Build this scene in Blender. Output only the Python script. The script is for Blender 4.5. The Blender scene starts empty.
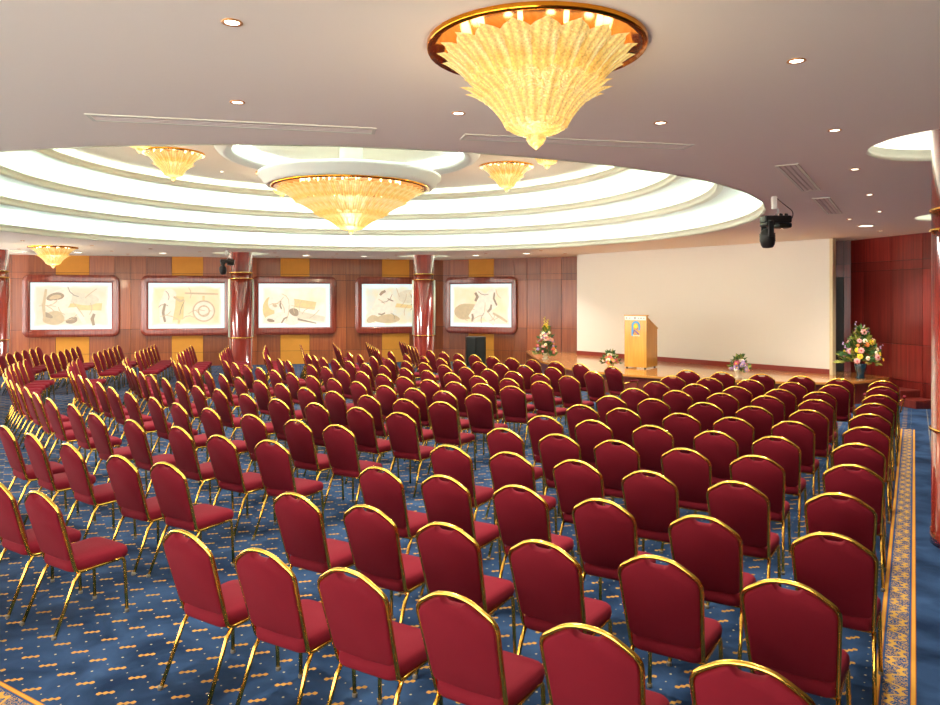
import bpy, bmesh, math, random
from mathutils import Vector, Matrix
from mathutils.geometry import delaunay_2d_cdt

random.seed(7)
PI = math.pi
scene = bpy.context.scene
col = scene.collection

# ------------------------------------------------------------------ camera
F_PX = 725.0
HORIZON = 299.0
CAM_H = 2.2
cam_data = bpy.data.cameras.new('camera')
cam = bpy.data.objects.new('camera', cam_data)
col.objects.link(cam)
cam.location = (0, 0, CAM_H)
cam.rotation_euler = (PI / 2, 0, 0)
cam_data.sensor_fit = 'HORIZONTAL'
cam_data.sensor_width = 36
cam_data.lens = 36 * F_PX / 940
cam_data.shift_y = -(352.5 - HORIZON) / 940
cam_data.clip_end = 200
scene.camera = cam

# ------------------------------------------------------------------ world, exposure
world = bpy.data.worlds.new('world')
scene.world = world
world.use_nodes = True
world.node_tree.nodes['Background'].inputs[0].default_value = (1.0, 0.92, 0.84, 1)
world.node_tree.nodes['Background'].inputs[1].default_value = 11.5  # bright surround, fill light entering through the added windows
scene.view_settings.view_transform = 'Standard'
scene.view_settings.look = 'None'
scene.view_settings.exposure = 0.0
scene.view_settings.gamma = 1.0
scene.view_settings.use_curve_mapping = False

# light levels of the lamps in the room
E_TUBE = 24.0       # cove tubes
E_SIDE_TUBE = 18.0   # tubes in the small round coves
E_LEAF = 0.8        # chandelier glass
E_BULB = 8.0       # chandelier bulbs
E_PICT = 1.0       # backlit pictures
W_SPOT = 290.0       # downlight spots
W_CHAND = 45.0      # light thrown by a chandelier

# ------------------------------------------------------------------ materials
def new_mat(name):
    m = bpy.data.materials.new(name)
    m.use_nodes = True
    nt = m.node_tree
    b = nt.nodes['Principled BSDF']
    return m, nt, b

def srgb(r, g, b):
    f = lambda c: ((c / 255 + 0.055) / 1.055) ** 2.4 if c / 255 > 0.04045 else c / 255 / 12.92
    return (f(r), f(g), f(b), 1)

def plain(name, c, rough=0.6, metal=0.0, bump=0.0, bscale=200, var=0.0, vscale=6, coat=0.0):
    m, nt, b = new_mat(name)
    b.inputs['Base Color'].default_value = c
    b.inputs['Roughness'].default_value = rough
    b.inputs['Metallic'].default_value = metal
    if coat:
        b.inputs['Coat Weight'].default_value = coat
        b.inputs['Coat Roughness'].default_value = 0.08
    if var or bump:
        tc = nt.nodes.new('ShaderNodeTexCoord')
    if var:
        n = nt.nodes.new('ShaderNodeTexNoise'); n.inputs['Scale'].default_value = vscale
        nt.links.new(tc.outputs['Object'], n.inputs['Vector'])
        mx = nt.nodes.new('ShaderNodeMixRGB')
        mx.inputs[1].default_value = tuple(min(1, x * (1 + var)) for x in c[:3]) + (1,)
        mx.inputs[2].default_value = tuple(x * (1 - var) for x in c[:3]) + (1,)
        nt.links.new(n.outputs['Fac'], mx.inputs[0])
        nt.links.new(mx.outputs[0], b.inputs['Base Color'])
    if bump:
        n2 = nt.nodes.new('ShaderNodeTexNoise'); n2.inputs['Scale'].default_value = bscale
        nt.links.new(tc.outputs['Object'], n2.inputs['Vector'])
        bp = nt.nodes.new('ShaderNodeBump'); bp.inputs['Strength'].default_value = bump
        bp.inputs['Distance'].default_value = 0.002
        nt.links.new(n2.outputs['Fac'], bp.inputs['Height'])
        nt.links.new(bp.outputs['Normal'], b.inputs['Normal'])
    return m

def wood(name, c1, c2, rough=0.3, coat=0.4, sx=9.0, sz=0.35, rand=0.25):
    """vertical-grain veneer, tone shifts a little from panel to panel"""
    m, nt, b = new_mat(name)
    tc = nt.nodes.new('ShaderNodeTexCoord')
    oi = nt.nodes.new('ShaderNodeObjectInfo')
    ad = nt.nodes.new('ShaderNodeVectorMath'); ad.operation = 'ADD'
    mp = nt.nodes.new('ShaderNodeMapping'); mp.inputs['Scale'].default_value = (sx, sx, sz)
    nt.links.new(tc.outputs['Object'], ad.inputs[0])
    nt.links.new(oi.outputs['Location'], ad.inputs[1])
    nt.links.new(ad.outputs[0], mp.inputs['Vector'])
    n = nt.nodes.new('ShaderNodeTexNoise'); n.inputs['Scale'].default_value = 2.5
    n.inputs['Detail'].default_value = 5
    nt.links.new(mp.outputs[0], n.inputs['Vector'])
    r = nt.nodes.new('ShaderNodeValToRGB')
    r.color_ramp.elements[0].position = 0.3; r.color_ramp.elements[0].color = c2
    r.color_ramp.elements[1].position = 0.7; r.color_ramp.elements[1].color = c1
    nt.links.new(n.outputs['Fac'], r.inputs[0])
    hs = nt.nodes.new('ShaderNodeHueSaturation')
    mr = nt.nodes.new('ShaderNodeMapRange')
    mr.inputs['To Min'].default_value = 1 - rand; mr.inputs['To Max'].default_value = 1 + rand
    nt.links.new(oi.outputs['Random'], mr.inputs[0])
    nt.links.new(mr.outputs[0], hs.inputs['Value'])
    nt.links.new(r.outputs[0], hs.inputs['Color'])
    nt.links.new(hs.outputs[0], b.inputs['Base Color'])
    b.inputs['Roughness'].default_value = rough
    b.inputs['Coat Weight'].default_value = coat
    b.inputs['Coat Roughness'].default_value = 0.1
    return m

def emit(name, c, s, base=None):
    m, nt, b = new_mat(name)
    b.inputs['Base Color'].default_value = base or c
    b.inputs['Emission Color'].default_value = c
    b.inputs['Emission Strength'].default_value = s
    return m

def math_node(nt, op, a, b=None, c=None):
    n = nt.nodes.new('ShaderNodeMath'); n.operation = op
    for i, v in enumerate((a, b, c)):
        if v is None: continue
        if isinstance(v, (int, float)): n.inputs[i].default_value = v
        else: nt.links.new(v, n.inputs[i])
    return n.outputs[0]

# carpet: blue ground, gold lozenge dashes and pale dots on a lattice turned 30 degrees;
# outside the woven border (p > 0) plain blue with thin dotted lines
RUN_D = Vector((math.sin(math.radians(31.5)), math.cos(math.radians(31.5))))
RUN_P = Vector((RUN_D.y, -RUN_D.x))
def carpet_mat():
    m, nt, b = new_mat('carpet')
    L = nt.links
    tc = nt.nodes.new('ShaderNodeTexCoord')
    sp = nt.nodes.new('ShaderNodeSeparateXYZ'); L.new(tc.outputs['Object'], sp.inputs[0])
    X, Y = sp.outputs[0], sp.outputs[1]
    p = math_node(nt, 'ADD', math_node(nt, 'MULTIPLY', X, RUN_P.x), math_node(nt, 'MULTIPLY', Y, RUN_P.y))
    q = math_node(nt, 'ADD', math_node(nt, 'MULTIPLY', X, RUN_D.x), math_node(nt, 'MULTIPLY', Y, RUN_D.y))
    S = 0.195
    def cell(off):
        a = math_node(nt, 'SUBTRACT', math_node(nt, 'FRACT', math_node(nt, 'ADD', math_node(nt, 'DIVIDE', p, S), off)), 0.5)
        c = math_node(nt, 'SUBTRACT', math_node(nt, 'FRACT', math_node(nt, 'ADD', math_node(nt, 'DIVIDE', q, S), off)), 0.5)
        u = math_node(nt, 'MULTIPLY', math_node(nt, 'ADD', a, c), 0.7071)      # along the dash
        v = math_node(nt, 'MULTIPLY', math_node(nt, 'SUBTRACT', a, c), 0.7071)
        return u, v
    u, v = cell(0.25)
    # dash: long thin lozenge with knobs
    wav = math_node(nt, 'ADD', 0.058, math_node(nt, 'MULTIPLY', math_node(nt, 'COSINE', math_node(nt, 'MULTIPLY', u, 36.0)), 0.028))
    dash = math_node(nt, 'MULTIPLY', math_node(nt, 'LESS_THAN', math_node(nt, 'ABSOLUTE', u), 0.25),
                     math_node(nt, 'LESS_THAN', math_node(nt, 'ABSOLUTE', v), wav))
    def dots(off, rad):
        uu, vv = cell(off)
        d = math_node(nt, 'SQRT', math_node(nt, 'ADD', math_node(nt, 'MULTIPLY', uu, uu), math_node(nt, 'MULTIPLY', vv, vv)))
        return math_node(nt, 'LESS_THAN', d, rad)
    dot = dots(0.75, 0.036)
    # second set of dots half a cell across
    a2 = math_node(nt, 'SUBTRACT', math_node(nt, 'FRACT', math_node(nt, 'ADD', math_node(nt, 'DIVIDE', p, S), 0.75)), 0.5)
    c2 = math_node(nt, 'SUBTRACT', math_node(nt, 'FRACT', math_node(nt, 'ADD', math_node(nt, 'DIVIDE', q, S), 0.25)), 0.5)
    d2 = math_node(nt, 'SQRT', math_node(nt, 'ADD', math_node(nt, 'MULTIPLY', a2, a2), math_node(nt, 'MULTIPLY', c2, c2)))
    dot = math_node(nt, 'MAXIMUM', dot, math_node(nt, 'LESS_THAN', d2, 0.024))
    # outside: dotted lines
    a3 = math_node(nt, 'ABSOLUTE', math_node(nt, 'SUBTRACT', math_node(nt, 'FRACT', math_node(nt, 'DIVIDE', p, 0.42)), 0.5))
    c3 = math_node(nt, 'ABSOLUTE', math_node(nt, 'SUBTRACT', math_node(nt, 'FRACT', math_node(nt, 'DIVIDE', q, 0.09)), 0.5))
    line = math_node(nt, 'MULTIPLY', math_node(nt, 'LESS_THAN', a3, 0.02), math_node(nt, 'LESS_THAN', c3, 0.16))
    outside = math_node(nt, 'MAXIMUM', math_node(nt, 'GREATER_THAN', p, 0.0), math_node(nt, 'GREATER_THAN', q, 17.6))
    inside = math_node(nt, 'SUBTRACT', 1.0, outside)
    dash = math_node(nt, 'MULTIPLY', dash, inside)
    dot = math_node(nt, 'MAXIMUM', math_node(nt, 'MULTIPLY', dot, inside), math_node(nt, 'MULTIPLY', line, outside))
    n = nt.nodes.new('ShaderNodeTexNoise'); n.inputs['Scale'].default_value = 2.4; n.inputs['Detail'].default_value = 7; n.inputs['Distortion'].default_value = 0.6
    L.new(tc.outputs['Object'], n.inputs['Vector'])
    rp = nt.nodes.new('ShaderNodeValToRGB')
    rp.color_ramp.elements[0].position = 0.32; rp.color_ramp.elements[0].color = CARPET_A
    rp.color_ramp.elements[1].position = 0.68; rp.color_ramp.elements[1].color = CARPET_B
    L.new(n.outputs['Fac'], rp.inputs[0])
    m1 = nt.nodes.new('ShaderNodeMixRGB'); L.new(dash, m1.inputs[0]); L.new(rp.outputs[0], m1.inputs[1])
    m1.inputs[2].default_value = srgb(166, 124, 58)
    m2 = nt.nodes.new('ShaderNodeMixRGB'); L.new(dot, m2.inputs[0]); L.new(m1.outputs[0], m2.inputs[1])
    m2.inputs[2].default_value = srgb(160, 146, 112)
    L.new(m2.outputs[0], b.inputs['Base Color'])
    b.inputs['Roughness'].default_value = 0.95
    b.inputs['Specular IOR Level'].default_value = 0.1
    n2 = nt.nodes.new('ShaderNodeTexNoise'); n2.inputs['Scale'].default_value = 350
    L.new(tc.outputs['Object'], n2.inputs['Vector'])
    bp = nt.nodes.new('ShaderNodeBump'); bp.inputs['Strength'].default_value = 0.4; bp.inputs['Distance'].default_value = 0.003
    L.new(n2.outputs['Fac'], bp.inputs['Height']); L.new(bp.outputs[0], b.inputs['Normal'])
    return m

def border_mat():
    """woven band: gold edges and a gold scroll on blue; object x across (0..0.205), y along"""
    m, nt, b = new_mat('carpet_border')
    L = nt.links
    tc = nt.nodes.new('ShaderNodeTexCoord')
    sp = nt.nodes.new('ShaderNodeSeparateXYZ'); L.new(tc.outputs['Object'], sp.inputs[0])
    x = math_node(nt, 'DIVIDE', sp.outputs[0], 0.205)
    y = sp.outputs[1]
    c = math_node(nt, 'ABSOLUTE', math_node(nt, 'SUBTRACT', x, 0.5))
    edge = math_node(nt, 'GREATER_THAN', c, 0.36)
    edge2 = math_node(nt, 'GREATER_THAN', math_node(nt, 'ABSOLUTE', math_node(nt, 'SUBTRACT', c, 0.43)), 0.05)
    xc = math_node(nt, 'SUBTRACT', x, 0.5)
    s1 = math_node(nt, 'ADD', math_node(nt, 'MULTIPLY', math_node(nt, 'SINE', math_node(nt, 'MULTIPLY', y, 25.0)), 0.17),
                   math_node(nt, 'MULTIPLY', math_node(nt, 'SINE', math_node(nt, 'MULTIPLY', y, 75.0)), 0.09))
    wv = math_node(nt, 'LESS_THAN', math_node(nt, 'ABSOLUTE', math_node(nt, 'SUBTRACT', xc, s1)), 0.075)
    ns = nt.nodes.new('ShaderNodeTexNoise'); ns.inputs['Scale'].default_value = 55
    L.new(tc.outputs['Object'], ns.inputs['Vector'])
    scr = math_node(nt, 'LESS_THAN', math_node(nt, 'ABSOLUTE', math_node(nt, 'SUBTRACT', ns.outputs['Fac'], 0.5)), 0.035)
    scr = math_node(nt, 'MULTIPLY', scr, math_node(nt, 'LESS_THAN', c, 0.30))
    gold = math_node(nt, 'MAXIMUM', wv, scr)
    m1 = nt.nodes.new('ShaderNodeMixRGB'); L.new(gold, m1.inputs[0])
    m1.inputs[1].default_value = srgb(40, 66, 104); m1.inputs[2].default_value = srgb(180, 138, 62)
    m2 = nt.nodes.new('ShaderNodeMixRGB'); L.new(edge, m2.inputs[0]); L.new(m1.outputs[0], m2.inputs[1])
    m3 = nt.nodes.new('ShaderNodeMixRGB'); L.new(edge2, m3.inputs[0])
    m3.inputs[1].default_value = srgb(188, 136, 54); m3.inputs[2].default_value = srgb(150, 84, 32)
    L.new(m3.outputs[0], m2.inputs[2])
    L.new(m2.outputs[0], b.inputs['Base Color'])
    b.inputs['Roughness'].default_value = 0.95
    b.inputs['Specular IOR Level'].default_value = 0.1
    return m

CARPET_A = srgb(16, 34, 58)
CARPET_B = srgb(46, 70, 102)
M = {}
M['carpet'] = carpet_mat()
M['border'] = border_mat()
M['ceil'] = plain('ceiling_paint', srgb(248, 240, 226), 0.85, bump=0.05, bscale=30)
M['cove'] = plain('cove_paint', srgb(240, 242, 236), 0.6)
M['mould'] = plain('moulding_paint', srgb(222, 223, 206), 0.4)
M['wallwood'] = wood('wall_veneer', srgb(160, 88, 46), srgb(130, 64, 33), 0.38, 0.25)
M['redwood'] = wood('mahogany_veneer', srgb(136, 44, 36), srgb(104, 28, 26), 0.3, 0.4)
M['ochre'] = plain('ochre_fabric_panel', srgb(206, 140, 44), 0.7, var=0.08, bump=0.2, bscale=150)
M['gap'] = plain('dark_joint', srgb(58, 26, 18), 0.8)
M['frame'] = wood('frame_mahogany', srgb(142, 62, 42), srgb(112, 42, 30), 0.25, 0.6, rand=0.08)
M['column'] = wood('column_mahogany', srgb(134, 44, 30), srgb(104, 28, 20), 0.16, 0.9, sx=6, sz=0.2, rand=0.05)
M['brass'] = plain('polished_brass', srgb(240, 200, 104), 0.18, 1.0)
M['gold'] = plain('gold_tube', srgb(236, 192, 84), 0.2, 1.0, var=0.05, vscale=20)
M['fabric'] = plain('red_upholstery', srgb(106, 18, 31), 0.85, bump=0.35, bscale=500, var=0.06, vscale=9)
M['strip'] = plain('frosted_strip', srgb(206, 222, 196), 0.3, coat=0.5)
M['stagetop'] = wood('stage_oak', srgb(214, 150, 76), srgb(196, 128, 60), 0.22, 0.7, sx=1.2, sz=8, rand=0.0)
M['stagefront'] = wood('stage_riser', srgb(122, 44, 34), srgb(98, 32, 26), 0.35, 0.3, rand=0.0)
M['screen'] = plain('screen_white', srgb(236, 235, 224), 0.8, bump=0.05, bscale=60)
M['screenedge'] = plain('screen_edge', srgb(226, 212, 170), 0.5)
M['plinth'] = plain('plinth_red', srgb(140, 48, 34), 0.45)
M['oak'] = wood('lectern_oak', srgb(224, 170, 70), srgb(206, 148, 54), 0.35, 0.3, sx=7, sz=0.5, rand=0.0)
M['white'] = plain('white_plate', srgb(240, 240, 232), 0.5)
M['greytext'] = plain('grey_print', srgb(170, 170, 160), 0.6)
M['logoblue'] = plain('logo_blue', srgb(72, 158, 214), 0.5)
M['logoyellow'] = plain('logo_yellow', srgb(250, 214, 20), 0.5)
M['logopurple'] = plain('logo_purple', srgb(112, 84, 140), 0.5)
M['black'] = plain('black_plastic', srgb(28, 30, 28), 0.4)
M['grille'] = plain('speaker_grille', srgb(34, 38, 34), 0.75, bump=0.6, bscale=400)
M['lens'] = plain('lens_glass', srgb(40, 60, 58), 0.05, coat=1.0)
M['grey'] = plain('grey_metal', srgb(190, 190, 184), 0.4, 0.6)
M['footcap'] = plain('foot_cap_plastic', srgb(104, 98, 84), 0.6)
M['vent'] = plain('vent_paint', srgb(226, 216, 208), 0.6)
M['ventdark'] = plain('vent_slot', srgb(196, 184, 174), 0.7)
M['tube'] = emit('cove_tube', (0.78, 1.0, 0.92, 1), E_TUBE)
M['sidetube'] = emit('side_cove_tube', (1.0, 0.97, 0.9, 1), E_SIDE_TUBE)
M['lamp'] = emit('downlight_lamp', (1.0, 0.88, 0.68, 1), 9.0)
M['ring'] = plain('downlight_ring', srgb(214, 160, 104), 0.3, 0.7)
M['bulb'] = emit('chandelier_bulb', (1.0, 0.82, 0.5, 1), E_BULB)
M['plate'] = plain('gold_mirror', srgb(226, 150, 40), 0.12, 1.0)
M['teal'] = plain('teal_vase', srgb(10, 62, 80), 0.15, coat=0.8)
M['vasewhite'] = plain('cream_vase', srgb(222, 214, 190), 0.4)
M['leafgreen'] = plain('green_leaf', srgb(62, 104, 46), 0.6, var=0.3, vscale=30)
M['leafyellow'] = plain('yellow_green_leaf', srgb(150, 152, 60), 0.6, var=0.25, vscale=30)
M['stem'] = plain('stem_green', srgb(74, 108, 52), 0.7)
for nm, c in dict(pink=(232, 168, 160), yellow=(240, 204, 40), cream=(244, 232, 200), red=(204, 72, 58),
                  orange=(228, 132, 60), lilac=(164, 130, 170), rose=(214, 92, 104)).items():
    M['f_' + nm] = plain('petal_' + nm, srgb(*c), 0.6)
M['door'] = wood('door_dark', srgb(92, 40, 32), srgb(70, 28, 24), 0.35, 0.3, rand=0.0)

def pane_mat():
    m, nt, b = new_mat('window_glass')
    tr = nt.nodes.new('ShaderNodeBsdfTransparent'); gl = nt.nodes.new('ShaderNodeBsdfGlossy')
    gl.inputs['Roughness'].default_value = 0.02
    mx = nt.nodes.new('ShaderNodeMixShader'); mx.inputs[0].default_value = 0.06
    nt.links.new(tr.outputs[0], mx.inputs[1]); nt.links.new(gl.outputs[0], mx.inputs[2])
    nt.links.new(mx.outputs[0], nt.nodes['Material Output'].inputs['Surface'])
    return m
M['glass'] = pane_mat()  # panes of the added, unseen windows

def glass_leaf_mat():
    m, nt, b = new_mat('amber_glass_leaf')
    tc = nt.nodes.new('ShaderNodeTexCoord')
    vo = nt.nodes.new('ShaderNodeTexVoronoi'); vo.inputs['Scale'].default_value = 80
    nt.links.new(tc.outputs['Object'], vo.inputs['Vector'])
    no = nt.nodes.new('ShaderNodeTexNoise'); no.inputs['Scale'].default_value = 7; no.inputs['Detail'].default_value = 3
    nt.links.new(tc.outputs['Object'], no.inputs['Vector'])
    rp = nt.nodes.new('ShaderNodeValToRGB')
    rp.color_ramp.elements[0].position = 0.35; rp.color_ramp.elements[0].color = (0.95, 0.52, 0.10, 1)
    rp.color_ramp.elements[1].position = 0.68; rp.color_ramp.elements[1].color = (1.0, 0.82, 0.42, 1)
    e = rp.color_ramp.elements.new(0.5); e.color = (1.0, 0.70, 0.22, 1)
    nt.links.new(no.outputs['Fac'], rp.inputs[0])
    nt.links.new(rp.outputs[0], b.inputs['Emission Color'])
    st = math_node(nt, 'MULTIPLY', math_node(nt, 'ADD', 0.62, math_node(nt, 'MULTIPLY', vo.outputs['Distance'], 0.9)), E_LEAF)
    # fine ribs pressed into the glass along each leaf
    sp = nt.nodes.new('ShaderNodeSeparateXYZ'); nt.links.new(tc.outputs['Object'], sp.inputs[0])
    rib = math_node(nt, 'ADD', 0.80, math_node(nt, 'MULTIPLY', math_node(nt, 'COSINE', math_node(nt, 'MULTIPLY', sp.outputs[1], 150.0)), 0.22))
    st = math_node(nt, 'MULTIPLY', st, rib)
    nt.links.new(st, b.inputs['Emission Strength'])
    b.inputs['Base Color'].default_value = (0.45, 0.27, 0.08, 1)
    b.inputs['Roughness'].default_value = 0.15
    bp = nt.nodes.new('ShaderNodeBump'); bp.inputs['Strength'].default_value = 0.5; bp.inputs['Distance'].default_value = 0.01
    nt.links.new(vo.outputs['Distance'], bp.inputs['Height'])
    nt.links.new(bp.outputs[0], b.inputs['Normal'])
    return m
M['leaf'] = glass_leaf_mat()

M['fabric'].node_tree.nodes['Principled BSDF'].inputs['Specular IOR Level'].default_value = 0.15

# ------------------------------------------------------------------ mesh helpers
def mk(name, verts, faces, mat, smooth=False):
    me = bpy.data.meshes.new(name)
    me.from_pydata([tuple(v) for v in verts], [], faces)
    me.materials.append(mat)
    if smooth:
        for p in me.polygons: p.use_smooth = True
    me.update()
    return me

def ob(name, me, parent=None, loc=(0, 0, 0), rz=0.0, rot=None):
    o = bpy.data.objects.new(name, me)
    col.objects.link(o)
    o.location = loc
    o.rotation_euler = rot if rot else (0, 0, rz)
    if parent: o.parent = parent
    return o

def thing(name, label, cat, loc=(0, 0, 0), rz=0.0, group=None, rot=None):
    o = ob(name, None, None, loc, rz, rot)
    o.empty_display_size = 0.1
    tag(o, label, cat, group)
    return o

def tag(o, label, cat, group=None):
    o['label'] = label; o['category'] = cat
    if group: o['group'] = group
    return o

def struct(o, label=None):
    o['kind'] = 'structure'
    if label: o['label'] = label
    return o

def box(x0, x1, y0, y1, z0, z1):
    v = [(x0, y0, z0), (x1, y0, z0), (x1, y1, z0), (x0, y1, z0), (x0, y0, z1), (x1, y0, z1), (x1, y1, z1), (x0, y1, z1)]
    f = [(0, 3, 2, 1), (4, 5, 6, 7), (0, 1, 5, 4), (1, 2, 6, 5), (2, 3, 7, 6), (3, 0, 4, 7)]
    return v, f

def join(*shapes):
    V, Fc = [], []
    for v, f in shapes:
        n = len(V); V += list(v); Fc += [tuple(i + n for i in q) for q in f]
    return V, Fc

def tube(path, r, n=8, closed=False, flat=1.0):
    P = [Vector(p) for p in path]
    V, Fc = [], []
    m = len(P)
    nrm = None
    for i in range(m):
        if closed: t = (P[(i + 1) % m] - P[i - 1])
        else: t = P[min(i + 1, m - 1)] - P[max(i - 1, 0)]
        t.normalize()
        if nrm is None:
            a = Vector((0, 0, 1)) if abs(t.z) < 0.9 else Vector((1, 0, 0))
            nrm = (a - t * a.dot(t)).normalized()
        else:
            nrm = (nrm - t * nrm.dot(t)).normalized()
        bi = t.cross(nrm)
        for k in range(n):
            a = 2 * PI * (k + 0.5) / n
            V.append(P[i] + nrm * (math.cos(a) * r) + bi * (math.sin(a) * r * flat))
    for i in range(m if closed else m - 1):
        j = (i + 1) % m
        for k in range(n):
            l = (k + 1) % n
            Fc.append((i * n + k, i * n + l, j * n + l, j * n + k))
    if not closed:
        Fc.append(tuple(range(n - 1, -1, -1)))
        Fc.append(tuple((m - 1) * n + k for k in range(n)))
    return V, Fc

def lathe(prof, n=32, cap=True, c=(0, 0, 0)):
    V, Fc = [], []
    for (r, z) in prof:
        for k in range(n):
            a = 2 * PI * k / n
            V.append((c[0] + r * math.cos(a), c[1] + r * math.sin(a), c[2] + z))
    for i in range(len(prof) - 1):
        for k in range(n):
            l = (k + 1) % n
            Fc.append((i * n + k, i * n + l, (i + 1) * n + l, (i + 1) * n + k))
    if cap:
        if prof[0][0] > 1e-4: Fc.append(tuple(range(n - 1, -1, -1)))
        if prof[-1][0] > 1e-4: Fc.append(tuple((len(prof) - 1) * n + k for k in range(n)))
    return V, Fc

def prism(poly, z0, z1):
    n = len(poly)
    V = [(x, y, z0) for x, y in poly] + [(x, y, z1) for x, y in poly]
    Fc = [tuple(range(n - 1, -1, -1)), tuple(range(n, 2 * n))]
    for i in range(n):
        j = (i + 1) % n
        Fc.append((i, j, n + j, n + i))
    return V, Fc

def bevelled(name, shape, mat, w=0.01, seg=2, smooth=True):
    bm = bmesh.new()
    vs = [bm.verts.new(v) for v in shape[0]]
    for f in shape[1]: bm.faces.new([vs[i] for i in f])
    bmesh.ops.recalc_face_normals(bm, faces=bm.faces)
    ed = [e for e in bm.edges if e.calc_face_angle(0) > 0.5]
    bmesh.ops.bevel(bm, geom=ed, offset=w, segments=seg, profile=0.6, affect='EDGES', clamp_overlap=True)
    me = bpy.data.meshes.new(name)
    bm.to_mesh(me); bm.free()
    me.materials.append(mat)
    if smooth:
        for p in me.polygons: p.use_smooth = True
    return me

def fillet(path, rad, seg=5):
    """round the inner corners of a 3-D polyline"""
    P = [Vector(p) for p in path]
    out = [P[0]]
    for i in range(1, len(P) - 1):
        a, b, c = P[i - 1], P[i], P[i + 1]
        r = rad[i - 1] if isinstance(rad, (list, tuple)) else rad
        d1 = min(r, (a - b).length * 0.49); d2 = min(r, (c - b).length * 0.49)
        p0 = b + (a - b).normalized() * d1; p2 = b + (c - b).normalized() * d2
        for k in range(seg + 1):
            t = k / seg
            out.append(p0 * (1 - t) ** 2 + b * 2 * t * (1 - t) + p2 * t * t)
    out.append(P[-1])
    return out

def px_ceiling(x, y, z=3.58):
    """room position of a point of the ceiling plane seen at photo pixel x, y"""
    d = F_PX * (z - CAM_H) / (HORIZON - y)
    return ((x - 470) / F_PX * d, d)
ORD = ['zeroth', 'first', 'second', 'third', 'fourth', 'fifth', 'sixth', 'seventh', 'eighth', 'ninth', 'tenth', 'eleventh',
       'twelfth', 'thirteenth', 'fourteenth', 'fifteenth', 'sixteenth', 'seventeenth', 'eighteenth', 'nineteenth', 'twentieth']

# ================================================================== THE ROOM
CEIL = 3.58
CC = (-2.25, 13.72)                       # centre of the great round cove
A1 = (-17.0, 26 + 0.24 * -17.0)           # picture wall, left end
K1 = (-0.95, 25.77)                       # corner behind the second column
K2 = (4.3, 25.295 - 0.5 * 4.3)            # end of the wall behind the screen
R1 = (9.02, 17.15)                        # right wall, far end
R2 = (9.02 + 0.229 * 19.2, 17.15 - 19.2)  # right wall, near end (behind the camera)
B1 = (-17.0, R2[1])
OUT = [B1, R2, R1, (8.75, 17.6), K2, K1, A1]
COLS = [(-13.62, 20.8), (-6.98, 22.1), (-1.50, 23.5), (4.48, 6.42), (8.35, 12.0)]
COVE_R = [7.25, 6.55, 5.97, 5.5]
COVE_Z = [3.58, 4.0, 4.37, 4.83]
SIDE_R = 0.86

floor = ob('floor', mk('floor', *prism(OUT, -0.1, 0.0), M['carpet']))
struct(floor, 'blue patterned carpet floor with gold dashes')

def band(p0, p1, q0, q1):
    """a woven border band; p across, q along the block of seats"""
    ln = max(p1 - p0, q1 - q0)
    along_q = (q1 - q0) >= (p1 - p0)
    v, f = box(0, 0.205, 0, ln, 0, 0.003)
    me = mk('carpet_border', v, f, M['border'])
    o = ob('carpet_border', me, floor)
    if along_q:
        w = RUN_P * p0 + RUN_D * q0
        o.rotation_euler = (0, 0, math.atan2(RUN_D.y, RUN_D.x) - PI / 2)
    else:
        w = RUN_P * p0 + RUN_D * q1
        o.rotation_euler = (0, 0, math.atan2(RUN_P.y, RUN_P.x) - PI / 2)
    o.location = (w.x, w.y, 0.0)
band(-0.195, 0.01, 2.15, 14.3)
band(-6.0, 0.01, 1.94, 2.145)

# ceiling with its round openings
def circle(c, r, n):
    return [(c[0] + r * math.cos(2 * PI * k / n), c[1] + r * math.sin(2 * PI * k / n)) for k in range(n)]
def plate_with_holes(outer, holes, cuts):
    V, E = [], []
    for loop in [outer] + holes:
        n = len(V)
        V += [Vector(p) for p in loop]
        E += [(n + i, n + (i + 1) % len(loop)) for i in range(len(loop))]
    res = delaunay_2d_cdt(V, E, [], 1, 1e-5)
    keep = []
    for f in res[2]:
        m = sum((res[0][i] for i in f), Vector((0, 0))) / len(f)
        if not any((m - Vector(c)).length < r for c, r in cuts): keep.append(tuple(f))
    return [(v.x, v.y) for v in res[0]], keep
CEIL_HOLES = [circle(CC, COVE_R[0], 128)] + [circle(c, SIDE_R, 40) for c in COLS]
v2, f2 = plate_with_holes(OUT, CEIL_HOLES, [(CC, COVE_R[0] * 0.998)] + [(c, SIDE_R * 0.99) for c in COLS])
n2 = len(v2)
ceiling = ob('ceiling', mk('ceiling', [(x, y, CEIL) for x, y in v2], f2, M['ceil']))
struct(ceiling, 'pale plastered ceiling with a great round stepped cove')

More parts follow.
